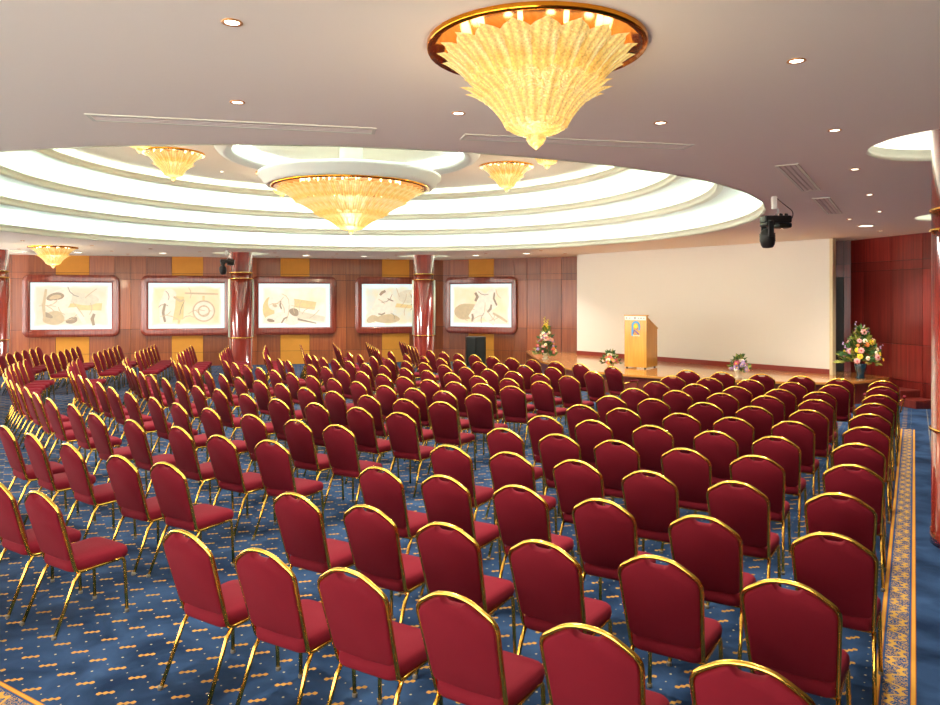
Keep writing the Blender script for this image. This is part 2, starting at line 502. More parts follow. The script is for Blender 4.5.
# stepped cove: each step is a moulded lip, a light trough behind it and the white band above
NS = 160
for i in range(4):
    r, z = COVE_R[i], COVE_Z[i]
    nxt_r = COVE_R[i + 1] if i < 3 else 0.0
    nxt_z = COVE_Z[i + 1] if i < 3 else 5.10
    lip = [(r + 0.10, z), (r + 0.02, z - 0.012), (r, z + 0.0), (r - 0.012, z + 0.02), (r + 0.01, z + 0.035), (r + 0.03, z + 0.06),
           (r + 0.02, z + 0.095), (r - 0.015, z + 0.11), (r - 0.02, z + 0.13), (r, z + 0.145), (r + 0.06, z + 0.145), (r + 0.07, z + 0.06), (r + 0.36, z + 0.06)]
    if i == 0: lip[0] = (r + 0.0, z)
    ob('cove_lip', mk('cove_lip', *lathe(lip, NS, False, (CC[0], CC[1], 0)), M['mould'], True), ceiling)
    r0 = r + 0.36
    h = nxt_z - (z + 0.06)
    prof = [(r0, z + 0.06)]
    cr = min(h * 0.75, 0.3)
    prof.append((r0, nxt_z - cr))
    for k in range(1, 7):
        a = k / 6 * PI / 2
        prof.append((r0 - cr + cr * math.cos(a), nxt_z - cr + cr * math.sin(a)))
    prof.append(((nxt_r + 0.09) if i < 3 else 0.01, nxt_z))
    ob('cove_band' if i < 3 else 'cove_ceiling',
       mk('cove_band', *lathe(prof, NS, False, (CC[0], CC[1], 0)), M['cove'] if i < 3 else M['ceil'], True), ceiling)
    ring = [(CC[0] + (r + 0.20) * math.cos(2 * PI * k / NS), CC[1] + (r + 0.20) * math.sin(2 * PI * k / NS), z + 0.10) for k in range(NS)]
    ob('light_tube', mk('light_tube', *tube(ring, 0.02 if i < 3 else 0.012, 6, True), M['tube'], True), ceiling)

# small round coves round the heads of the columns
for c in COLS:
    r = SIDE_R
    prof = [(r, CEIL), (r - 0.02, CEIL + 0.01), (r - 0.02, CEIL + 0.05), (r + 0.02, CEIL + 0.07), (r, CEIL + 0.12), (r + 0.06, CEIL + 0.12), (r + 0.06, CEIL + 0.06), (r + 0.25, CEIL + 0.06)]
    ob('cove_lip', mk('cove_lip', *lathe(prof, 48, False, (c[0], c[1], 0)), M['mould'], True), ceiling)
    prof = [(r + 0.25, CEIL + 0.06), (r + 0.25, CEIL + 0.26), (r + 0.2, CEIL + 0.32), (r + 0.1, CEIL + 0.34), (0.3, CEIL + 0.34)]
    ob('cove_band', mk('cove_band', *lathe(prof, 48, False, (c[0], c[1], 0)), M['cove'], True), ceiling)
    ring = [(c[0] + (r + 0.15) * math.cos(2 * PI * k / 48), c[1] + (r + 0.15) * math.sin(2 * PI * k / 48), CEIL + 0.10) for k in range(48)]
    ob('light_tube', mk('light_tube', *tube(ring, 0.015, 6, True), M['sidetube'], True), ceiling)

# plaster rose over the central chandelier
rose = thing('ceiling_rose', 'white stepped plaster ceiling rose carrying the big central chandelier', 'ceiling rose', (CC[0], CC[1], 5.10))
prof = [(2.45, 0.0), (2.45, -0.16), (2.40, -0.22), (2.34, -0.23), (2.31, -0.27), (2.24, -0.27), (2.20, -0.22), (2.16, -0.22), (2.14, -0.10), (2.14, 0.0)]
ob('outer_moulding', mk('outer_moulding', *lathe(prof, 96, False), M['cove'], True), rose)
prof = [(0.22, -0.005), (0.22, -0.45), (0.5, -0.54), (1.66, -0.56), (1.70, -0.58), (1.70, -0.63), (1.64, -0.66), (1.62, -0.72), (1.57, -0.75), (1.55, -0.80), (1.50, -0.80), (1.48, -0.76), (0.4, -0.74)]
ob('inner_drum', mk('inner_drum', *lathe(prof, 96, False), M['cove'], True), rose)
ring = [(2.06 * math.cos(2 * PI * k / 80), 2.06 * math.sin(2 * PI * k / 80), -0.08) for k in range(80)]
ob('light_tube', mk('light_tube', *tube(ring, 0.014, 6, True), M['tube'], True), rose)

# ---- walls
def wall_run(name, a, b, label, flip=False, th=0.2, z1=CEIL):
    """plain backing wall from a to b; local x runs along it, local -y is the room side"""
    d = Vector(b) - Vector(a)
    L = d.length
    v, f = box(0, L, 0.0, th, 0, z1 + 0.02)
    o = ob(name, mk(name, v, f, M['gap']), None, (a[0], a[1], 0), math.atan2(d.y, d.x))
    struct(o, label)
    return o, L
ROWS_Z = [(0.0, 0.44), (0.45, 1.22), (1.232, 2.83), (2.842, 3.03), (3.042, 3.58)]
def panels(wall, seams, mats, rows=ROWS_Z):
    for i in range(len(seams) - 1):
        s0, s1 = seams[i] + 0.006, seams[i + 1] - 0.006
        if s1 - s0 < 0.02: continue
        for z0, z1 in rows:
            v, f = box(-(s1 - s0) / 2, (s1 - s0) / 2, -0.025, 0, 0, z1 - z0)
            o = ob('wall_panel', mk('wall_panel', v, f, mats[i]), wall, ((s0 + s1) / 2, 0, z0))
PER = 3.33 * math.sqrt(1 + 0.24 ** 2)
def seam_pattern(centres, L):
    s = set([0.0, L]); och = []
    for c in centres:
        for k in (-1.71, -1.235, -0.485, 0.485, 1.235, 1.71):
            t = c + k
            if 0 < t < L: s.add(round(t, 4))
        och.append(c)
    s = sorted(s)
    out = [s[0]]
    for t in s[1:]:
        if t - out[-1] > 0.06 or t == L: out.append(t)
    mats = []
    for i in range(len(out) - 1):
        m = (out[i] + out[i + 1]) / 2
        mats.append(M['ochre'] if any(abs(m - c) < 0.2 for c in och) else M['wallwood'])
    return out, mats

wall_back, LB = wall_run('wall_back', A1, K1, 'mahogany panelled picture wall with ochre panels')
dB = (Vector(K1) - Vector(A1)).normalized()
def s_of_x(x): return (x - A1[0]) / dB.x
cent = [s_of_x(-12.59 + 3.33 * k) for k in (-1, 0, 1, 2, 3)]
sm, mt = seam_pattern(cent, LB)
panels(wall_back, sm, mt)
wall_far, LF = wall_run('wall_far', K1, K2, 'mahogany panelled wall beside the stage')
dF = (Vector(K2) - Vector(K1)).normalized()
cF = (0.395 - K1[0]) / dF.x
sm, mt = seam_pattern([cF], LF)
sm = [s for s in sm if s <= cF + 1.72] + [cF + 2.18, cF + 2.93, cF + 3.6, LF]
mt = mt[:len([s for s in sm if s < cF + 1.72])]
while len(mt) < len(sm) - 1: mt.append(M['wallwood'])
panels(wall_far, sm, mt)
# wall behind the screen down to the door recess, and the right-hand wall
wall_stage, LS = wall_run('wall_stage', K2, (8.75, 17.6), 'dark wall behind the projection screen')
wall_recess, LRc = wall_run('wall_recess', (8.05, 17.62), R1, 'dark mahogany recess wall beside the screen')
panels(wall_recess, [0, 0.10, 0.92, LRc], [M['redwood']] * 3, [(2.72, 3.02), (3.03, 3.58)])
panels(wall_recess, [0.92, LRc], [M['redwood']], [(0.48, 2.71)])
wall_right, LR = wall_run('wall_right', R1, R2, 'red mahogany panelled right-hand wall')
panels(wall_right, [0.0, 0.42, 1.22, 2.05, 2.95, 4.15, 5.35, 6.55, 7.75, 9.0, 11, 13, 15, 17, LR], [M['redwood']] * 14)
def fill_window_wall(name, a, b, label, n, first):
    """unseen glazed wall, added to brighten the room: posts, sill and header with n windows"""
    d = Vector(b) - Vector(a); L = d.length; w = L / n
    parts = [box(0, L, 0, 0.2, 0, 0.15), box(0, L, 0, 0.2, 3.3, CEIL + 0.02)]
    for k in range(n + 1): parts.append(box(max(0, k * w - 0.2), min(L, k * w + 0.2), 0, 0.2, 0.15, 3.3))
    o = ob(name, mk(name, *join(*parts), M['wallwood']), None, (a[0], a[1], 0), math.atan2(d.y, d.x))
    struct(o, label)
    for k in range(n):
        x0, x1 = k * w + 0.2, (k + 1) * w - 0.2
        fr = join(box(x0, x0 + 0.05, 0.06, 0.14, 0.15, 3.3), box(x1 - 0.05, x1, 0.06, 0.14, 0.15, 3.3), box(x0, x1, 0.06, 0.14, 0.15, 0.2), box(x0, x1, 0.06, 0.14, 3.25, 3.3),
                  box((x0 + x1) / 2 - 0.025, (x0 + x1) / 2 + 0.025, 0.06, 0.14, 0.2, 3.25))
        wn = ob('window_%d' % (first + k), mk('window', *fr, M['white']), None, (a[0], a[1], 0), math.atan2(d.y, d.x))  # added window, unseen, letting in fill light
        struct(wn)
        for (p0, p1) in ((x0 + 0.05, (x0 + x1) / 2 - 0.025), ((x0 + x1) / 2 + 0.025, x1 - 0.05)):
            ob('pane', mk('pane', *box(p0, p1, 0.097, 0.103, 0.2, 3.25), M['glass']), wn)
RM = (0.2, R2[1])  # added glazing ends here; solid wall keeps the right side darker
wall_behind, LQ = wall_run('wall_behind', R2, RM, 'mahogany panelled wall behind the viewpoint')
panels(wall_behind, [i * LQ / 10 for i in range(11)], [M['wallwood']] * 10, [(0, 1.22), (1.232, 2.83), (2.842, 3.58)])
fill_window_wall('wall_rear', RM, B1, 'unseen rear wall, glazing added as fill light', 5, 1)
fill_window_wall('wall_left', B1, A1, 'unseen left-hand wall, glazing added as fill light', 7, 6)

# door in the recess
dd = (Vector(R1) - Vector((8.05, 17.62))).normalized()
door = ob('door_1', bevelled('door_1', box(0, 0.66, -0.05, 0, 0.0, 2.22), M['door'], 0.004, 1, False), None,
          (8.05 + dd.x * 0.10, 17.62 + dd.y * 0.10, 0.48), math.atan2(dd.y, dd.x))
struct(door, 'dark wooden door at the end of the stage')
ob('door_gap', mk('door_gap', *box(0.665, 0.81, -0.012, 0.0, 0.0, 2.22), M['black']), door)
ob('lock_plate', bevelled('lock_plate', box(0.57, 0.605, -0.058, -0.05, 0.90, 1.16), M['brass'], 0.003, 1), door)
ob('door_handle', mk('door_handle', *tube(fillet([(0.588, -0.055, 1.06), (0.588, -0.10, 1.06), (0.49, -0.10, 1.06)], 0.02), 0.01, 8), M['brass'], True), door)

# ---- columns
def column(c, label, full=True):
    t = thing('column', label, 'column', (c[0], c[1], 0), 0, 'mahogany columns')
    top = CEIL + 0.34
    ob('shaft', mk('shaft', *lathe([(0.345, 0.0), (0.345, 0.12), (0.335, 0.125), (0.335, top)], 48), M['column'], True), t)
    for z in (1.03, 2.82, 3.0):
        ob('brass_ring', mk('brass_ring', *lathe([(0.336, z - 0.012), (0.35, z - 0.012), (0.354, z), (0.35, z + 0.012), (0.336, z + 0.012)], 48, False), M['brass'], True), t)
    # pale glass strips up the two flanks, square to the direction of the cove centre
    d = Vector((CC[0] - c[0], CC[1] - c[1])).normalized()
    for sgn in (-1, 1):
        px, py = -d.y * sgn * 0.335, d.x * sgn * 0.335
        ob('glass_strip', mk('glass_strip', *lathe([(0.045, 1.045), (0.045, 2.805)], 16, True, (px, py, 0)), M['strip'], True), t)
    return t
column(COLS[0], 'mahogany column with brass rings at the left edge of view')
column(COLS[1], 'mahogany column between the second and third pictures')
column(COLS[2], 'mahogany column in front of the fourth picture')
column(COLS[3], 'near mahogany column beside the carpet border at the right edge')

# ---- stage
def catmull(P, n=6):
    out = []
    for i in range(len(P) - 1):
        p0 = Vector(P[max(i - 1, 0)]); p1 = Vector(P[i]); p2 = Vector(P[i + 1]); p3 = Vector(P[min(i + 2, len(P) - 1)])
        for k in range(n):
            t = k / n
            out.append(tuple(0.5 * ((2 * p1) + (p2 - p0) * t + (2 * p0 - 5 * p1 + 4 * p2 - p3) * t * t + (3 * p1 - p0 - 3 * p2 + p3) * t ** 3)))
    out.append(tuple(P[-1]))
    return out
STAGE_Z = 0.48
front = catmull([(1.86, 24.28), (1.88, 22.4), (2.02, 19.9), (2.50, 17.95), (3.49, 16.65), (4.30, 16.02), (5.58, 15.42), (6.6, 15.08), (7.25, 14.98), (7.9, 15.05), (8.5, 15.36), (9.2, 15.92)])
back = [(8.95, 17.08), (8.06, 17.50), (4.15, 22.95)]
outline = front + back
def inset(poly, d):
    c = Vector((5.8, 18.5))
    return [tuple(Vector(p) + (c - Vector(p)).normalized() * d) for p in poly]
stage = thing('stage', 'low curved wooden stage with a dark red front', 'stage', (0, 0, 0))
ob('riser', mk('riser', *prism(inset(outline, 0.05), 0.0, STAGE_Z - 0.05), M['stagefront']), stage)
ob('stage_floor', mk('stage_floor', *prism(outline, STAGE_Z - 0.05, STAGE_Z), M['stagetop']), stage)
# steps at the right end, against the wall
stp = thing('stage_steps', 'two dark red steps at the right end of the stage', 'steps', (9.18, 15.45, 0), math.radians(-77))
ob('step', bevelled('step', box(-0.05, 0.5, -0.5, 0.0, 0.0, 0.32), M['stagefront'], 0.01, 1, False), stp)
ob('step', bevelled('step', box(0.5, 0.9, -0.5, 0.0, 0.0, 0.17), M['stagefront'], 0.01, 1, False), stp)

# ---- projection screen
SA, SB = Vector((3.32, 22.5)), Vector((8.24, 16.46))
dS = (SB - SA).normalized(); LSC = (SB - SA).length
scr = thing('projection_screen', 'wide white projection screen wall behind the lectern', 'screen', (SA.x, SA.y, 0), math.atan2(dS.y, dS.x))
ob('screen_surface', mk('screen_surface', *box(0, LSC - 0.07, 0, 0.10, 0.60, CEIL - 0.005), M['screen']), scr)
ob('edge_post', mk('edge_post', *box(LSC - 0.07, LSC, -0.015, 0.14, STAGE_Z, CEIL - 0.005), M['screenedge']), scr)
ob('plinth', mk('plinth', *box(0, LSC - 0.07, -0.012, 0.08, STAGE_Z, 0.598), M['plinth']), scr)

# ---- linear and square ceiling vents
def slot_vent(p0, p1, w, label, group):
    a, b = Vector(px_ceiling(*p0)), Vector(px_ceiling(*p1))
    d = b - a; L = d.length
    t = thing('ceiling_vent', label, 'vent', (a.x, a.y, CEIL), math.atan2(d.y, d.x), group)
    fr = join(box(-0.03, L + 0.03, -w / 2 - 0.03, -w / 2, -0.008, 0.0), box(-0.03, L + 0.03, w / 2, w / 2 + 0.03, -0.008, 0.0),
              box(-0.03, 0, -w / 2, w / 2, -0.008, 0.0), box(L, L + 0.03, -w / 2, w / 2, -0.008, 0.0))
    ob('vent_frame', mk('vent_frame', *fr, M['mould']), t)
    ob('vent_backing', mk('vent_backing', *box(0, L, -w / 2, w / 2, -0.002, 0.0), M['ventdark']), t)
    for k in range(3):
        y = -w / 2 + w * (k + 0.5) / 3
        ob('vent_slat', mk('vent_slat', *box(0, L, y - w * 0.11, y + w * 0.11, -0.006, -0.002), M['vent']), t)
slot_vent((93, 117), (372, 130.5), 0.15, 'long slim air slot in the ceiling left of the near chandelier', 'ceiling air slots')
slot_vent((466, 136.5), (686, 146.5), 0.15, 'long slim air slot in the ceiling right under the near chandelier', 'ceiling air slots')
slot_vent((787, 165), (811, 190), 0.16, 'larger rectangular ceiling grille nearer the viewer', 'ceiling grilles')
slot_vent((821, 198), (834.5, 213.5), 0.16, 'smaller rectangular ceiling grille farther from the viewer', 'ceiling grilles')

# ---- downlights
ring_me = mk('downlight_ring', *lathe([(0.050, 0.0), (0.054, -0.005), (0.043, -0.008), (0.037, -0.004), (0.035, 0.0)], 24, False), M['ring'], True)
lamp_me = mk('downlight_lamp', *lathe([(0.0, -0.0035), (0.036, -0.003)], 24, False), M['lamp'], True)
ring_big = mk('downlight_ring', *lathe([(0.15, 0.0), (0.155, -0.008), (0.13, -0.012), (0.12, -0.004), (0.118, 0.0)], 28, False), M['mould'], True)
lamp_big = mk('downlight_lamp', *lathe([(0.0, -0.0045), (0.119, -0.004)], 28, False), M['lamp'], True)
def downlight(pos, label, group, big=False, power=1.0, spot=True, z=CEIL):
    t = thing('downlight', label, 'downlight', (pos[0], pos[1], z), 0, group)
    ob('trim_ring', ring_big if big else ring_me, t)
    ob('lamp', lamp_big if big else lamp_me, t)
    if spot:
        ld = bpy.data.lights.new('downlight_spot', 'SPOT')
        ld.energy = W_SPOT * power; ld.color = (1.0, 0.94, 0.84); ld.spot_size = math.radians(120); ld.spot_blend = 0.9
        ld.shadow_soft_size = 0.06
        ob('downlight_spot', ld, t, (0, 0, -0.03))
    return t
NEAR = [((232, 22), 'recessed downlight in the near ceiling, upper left, closest to the viewer'),
        ((237.5, 102), 'recessed downlight just above the left air slot'),
        ((458.5, 113), 'recessed downlight to the left below the near chandelier'),
        ((660.5, 122.5), 'recessed downlight to the right below the near chandelier'),
        ((796.5, 60.5), 'recessed downlight on the right ceiling, largest of the receding right row'),
        ((834.7, 130), 'second recessed downlight of the receding right row'),
        ((855, 169), 'third recessed downlight of the receding right row'),
        ((869.5, 194.5), 'fourth recessed downlight of the receding right row'),
        ((879.5, 211.5), 'fifth recessed downlight of the receding right row'),
        ((849.5, 219), 'recessed downlight left of the big oval ceiling lamp'),
        ((880, 231), 'small recessed downlight by the top of the right wall'),
        ((782, 228.6), 'small recessed downlight behind the moving-head stage light')]
for (p, lb) in NEAR: downlight(px_ceiling(*p), lb, 'near downlights')
FAR_SMALL = [(19, 249), (22.7, 240.6), (92, 245.4), (112, 251), (128, 254), (150.6, 248.7), (200, 251.7), (275, 252.8), (277, 256.4), (333, 257), (337, 253.8),
             (388, 258.3), (396, 255), (436, 255), (466, 257), (486, 253.3), (541, 250.6), (565, 253.5)]
for i, p in enumerate(FAR_SMALL):
    downlight(px_ceiling(*p), 'small downlight near the picture wall, %s from the left of the small ones' % ORD[i + 1], 'small downlights along the far wall', power=0.5, spot=(i % 2 == 0))
FAR_BIG = [(78, 252.2), (163, 253), (306, 255.3), (364, 256.2), (476, 255.3), (526.6, 253.4)]
for i, p in enumerate(FAR_BIG):
    downlight(px_ceiling(*p), 'large round lamp near the picture wall, %s from the left of the large ones' % ORD[i + 1], 'large lamps along the far wall', big=True, power=1.2)
downlight(px_ceiling(866, 225.7), 'large round ceiling lamp at the right above the stage end', 'large lamps along the far wall', big=True, power=1.2)

for k in range(16):
    a = 2 * PI * (k + 0.25) / 16
    downlight((CC[0] + 4.4 * math.cos(a), CC[1] + 4.4 * math.sin(a)), 'tiny downlight on the inner cove ceiling, %s counting anticlockwise from the right side' % ORD[k + 1], 'downlights of the cove', power=2.3, z=5.10)

# ================================================================== CHANDELIERS
def leaf_mesh(r0, z0, r1, z1, w, curl, nt=14, ns=6):
    """one ribbed glass leaf standing in the xz plane: base (r0,z0), rounded tip (r1,z1) curling outward"""
    V, Fc = [], []
    for i in range(nt + 1):
        t = i / nt
        r = r0 + (r1 - r0) * t + curl * (t ** 3)
        z = z0 + (z1 - z0) * (t ** 0.85) - curl * 0.35 * t ** 4
        ww = w * (0.55 + 0.75 * math.sin(min(1, t * 1.05 + 0.05) * PI * 0.62)) * (1 + 0.05 * math.cos(i * PI))
        if t > 0.78: ww *= math.sqrt(max(0.0, 1 - ((t - 0.78) / 0.223) ** 2))
        for j in range(ns + 1):
            s = -1 + 2 * j / ns
            rib = 0.006 * math.cos(s * PI * 2.0)
            V.append((r - 0.22 * w * s * s + rib + 0.012 * (1 - s * s), s * ww, z))
    for i in range(nt):
        for j in range(ns):
            a = i * (ns + 1) + j
            Fc.append((a, a + 1, a + ns + 2, a + ns + 1))
    return mk('glass_leaf', V, Fc, M['leaf'], True)

def chandelier_kit(R, H, tiers, seg=48):
    """meshes for a chandelier of plate radius R hanging H below its mount"""
    kit = {'plate': mk('mirror_plate', *lathe([(0.0, -0.012), (R * 0.6, -0.014), (R * 0.93, -0.02), (R, -0.035), (R * 1.01, -0.02), (R * 1.01, 0.0)], seg, False), M['plate'], True), 'tiers': []}
    for (r0, z0, r1, z1, n, curl) in tiers:
        w = PI * (r0 * 0.35 + r1 * 0.65) / n * 0.98
        kit['tiers'].append((leaf_mesh(r0, z0, r1, z1, w, curl), n))
    rb, zb = tiers[-1][0] * 1.12, tiers[-1][1] + 0.03
    prof = [(rb * 1.02, zb)]
    for k in range(1, 8):
        a = k / 7 * PI / 2
        prof.append((max(rb * math.cos(a), 0.03), zb - (zb + H - 0.08) * -1 * -math.sin(a) if False else zb - (H - 0.075 + zb) * math.sin(a)))
    V, Fc = lathe(prof, 40, False)
    V = [(x * (1 + 0.03 * math.cos(20 * math.atan2(y, x))), y * (1 + 0.03 * math.cos(20 * math.atan2(y, x))), z) for x, y, z in V]
    kit['bowl'] = mk('glass_bowl', V, Fc, M['leaf'], True)
    h = H
    kit['finial'] = mk('finial', *lathe([(0.02, -h + 0.085), (0.05, -h + 0.08), (0.055, -h + 0.06), (0.04, -h + 0.035), (0.012, -h + 0.01), (0.0, -h)], 20, False), M['leaf'], True)
    kit['bulb'] = mk('bulb', *lathe([(0.0, -0.10), (0.018, -0.09), (0.026, -0.065), (0.016, -0.035), (0.012, -0.012)], 12, False), M['bulb'], True)
    kit['R'] = R; kit['H'] = H
    return kit
SMALL = chandelier_kit(0.59, 0.57, [(0.27, -0.30, 0.485, -0.03, 20, 0.04), (0.15, -0.45, 0.33, -0.20, 18, 0.07)])
BIG = chandelier_kit(1.47, 0.88, [(0.98, -0.30, 1.33, -0.04, 44, 0.05), (0.60, -0.54, 1.02, -0.25, 36, 0.05), (0.25, -0.74, 0.66, -0.47, 26, 0.05)], 80)
def chandelier(kit, loc, label, group=None, nb=10, watts=1.0, detail=True):
    t = thing('chandelier', label, 'chandelier', loc, random.random(), group)
    ob('mirror_plate', kit['plate'], t)
    for me, n in kit['tiers']:
        for k in range(n):
            ob('glass_leaf', me, t, rz=2 * PI * k / n)
    ob('glass_bowl', kit['bowl'], t); ob('finial', kit['finial'], t)
    for k in range(nb):
        a = 2 * PI * (k + 0.5) / nb
        ob('bulb', kit['bulb'], t, (kit['R'] * 0.62 * math.cos(a), kit['R'] * 0.62 * math.sin(a), -0.01))
    ld = bpy.data.lights.new('chandelier_light', 'POINT')
    ld.energy = W_CHAND * watts; ld.color = (1.0, 0.80, 0.52); ld.shadow_soft_size = 0.15
    ob('chandelier_light', ld, t, (0, 0, -kit['H'] - 0.25))
    return t
chandelier(SMALL, (0.36, 3.95, CEIL), 'amber glass-leaf chandelier on the near ceiling, largest in the picture', 'ceiling chandeliers', watts=0.35)
chandelier(SMALL, (-11.04, 19.2, CEIL), 'small distant amber chandelier on the ceiling before the first picture', 'ceiling chandeliers', watts=1.0)
chandelier(BIG, (CC[0], CC[1], 4.30), 'wide shallow amber glass chandelier in the middle of the round cove', 'cove chandeliers', nb=24, watts=1.2)
CH_LAB = {34.5: 'small amber chandelier in the cove, right of the central one, farther of two',
          349.5: 'small amber chandelier in the cove, rightmost, half hidden by the near lip',
          169.5: 'small amber chandelier in the cove, left of the central one, fully visible',
          214.5: 'small amber chandelier in the cove, leftmost, half hidden by the near lip',
          124.5: 'small amber chandelier in the cove, mostly hidden behind the central one'}
for ang, lb in CH_LAB.items():
    a = math.radians(ang)
    chandelier(SMALL, (CC[0] + 3.7 * math.cos(a), CC[1] + 3.7 * math.sin(a), 5.10), lb, 'cove chandeliers', watts=0.6)

# ================================================================== BACKLIT PICTURES
def picture_panel_mat(seed, tint):
    m, nt, b = new_mat('backlit_print')
    L = nt.links
    tc = nt.nodes.new('ShaderNodeTexCoord')
    sp = nt.nodes.new('ShaderNodeSeparateXYZ'); L.new(tc.outputs['Object'], sp.inputs[0])
    def edge(o, half):
        return math_node(nt, 'SUBTRACT', half, math_node(nt, 'ABSOLUTE', o))
    n0 = nt.nodes.new('ShaderNodeTexNoise'); n0.inputs['Scale'].default_value = 2.2; n0.inputs['Detail'].default_value = 5
    mp = nt.nodes.new('ShaderNodeMapping'); mp.inputs['Location'].default_value = (seed * 3.1, 0, seed * 1.7)
    L.new(tc.outputs['Object'], mp.inputs[0]); L.new(mp.outputs[0], n0.inputs['Vector'])
    d = math_node(nt, 'MINIMUM', edge(sp.outputs[0], 1.165), edge(sp.outputs[2], 0.735))
    d = math_node(nt, 'ADD', d, math_node(nt, 'MULTIPLY', math_node(nt, 'SUBTRACT', n0.outputs['Fac'], 0.5), 0.25))
    fade = nt.nodes.new('ShaderNodeMapRange'); fade.interpolation_type = 'SMOOTHSTEP'
    fade.inputs['From Min'].default_value = 0.02; fade.inputs['From Max'].default_value = 0.20
    L.new(d, fade.inputs[0])
    rp = nt.nodes.new('ShaderNodeValToRGB')
    rp.color_ramp.elements[0].position = 0.3; rp.color_ramp.elements[0].color = tint[0]
    rp.color_ramp.elements[1].position = 0.7; rp.color_ramp.elements[1].color = tint[1]
    L.new(n0.outputs['Fac'], rp.inputs[0])
    mx = nt.nodes.new('ShaderNodeMixRGB'); L.new(fade.outputs[0], mx.inputs[0])
    mx.inputs[1].default_value = srgb(232, 250, 250)
    L.new(rp.outputs[0], mx.inputs[2])
    L.new(mx.outputs[0], b.inputs['Emission Color'])
    b.inputs['Emission Strength'].default_value = E_PICT
    b.inputs['Base Color'].default_value = (0.2, 0.2, 0.2, 1)
    b.inputs['Roughness'].default_value = 0.4
    return m
def fig_mat(name, c):
    m, nt, b = new_mat(name)
    tc = nt.nodes.new('ShaderNodeTexCoord')
    n0 = nt.nodes.new('ShaderNodeTexNoise'); n0.inputs['Scale'].default_value = 9; n0.inputs['Detail'].default_value = 6
    nt.links.new(tc.outputs['Object'], n0.inputs['Vector'])
    rp = nt.nodes.new('ShaderNodeValToRGB')
    rp.color_ramp.elements[0].position = 0.3; rp.color_ramp.elements[0].color = tuple(x * 0.84 for x in c[:3]) + (1,)
    rp.color_ramp.elements[1].position = 0.65; rp.color_ramp.elements[1].color = c
    nt.links.new(n0.outputs['Fac'], rp.inputs[0]); nt.links.new(rp.outputs[0], b.inputs['Emission Color'])
    b.inputs['Emission Strength'].default_value = E_PICT * 0.95
    b.inputs['Base Color'].default_value = (0.2, 0.18, 0.15, 1)
    return m
M['fig_light'] = fig_mat('print_stone', srgb(250, 240, 212))
M['fig_mid'] = fig_mat('print_sand', srgb(212, 182, 132))
M['fig_ochre'] = fig_mat('print_ochre', srgb(240, 206, 130))
M['fig_dark'] = fig_mat('print_shadow', srgb(152, 122, 88))
M['fig_grey'] = fig_mat('print_grey', srgb(232, 218, 186))
PW, PH = 2.33, 1.47
def blob(cx, cy, rx, ry, rot=0.0, n=18, wob=0.10, seed=0):
    rnd = random.Random(seed)
    ph = [rnd.uniform(0, 6.28) for _ in range(3)]
    out = []
    for k in range(n):
        a = 2 * PI * k / n
        q = 1 + wob * (math.sin(2 * a + ph[0]) + 0.6 * math.sin(3 * a + ph[1]))
        x, y = rx * q * math.cos(a), ry * q * math.sin(a)
        out.append((cx + x * math.cos(rot) - y * math.sin(rot), cy + x * math.sin(rot) + y * math.cos(rot)))
    return out
def stroke(P, w):
    L_, R_ = [], []
    for i, p in enumerate(P):
        t = (Vector(P[min(i + 1, len(P) - 1)]) - Vector(P[max(i - 1, 0)])).normalized()
        n = Vector((-t.y, t.x)) * w * (0.5 + 0.5 * math.sin((i + 0.5) / len(P) * PI))
        L_.append(tuple(Vector(p) + n)); R_.append(tuple(Vector(p) - n))
    return L_ + R_[::-1]
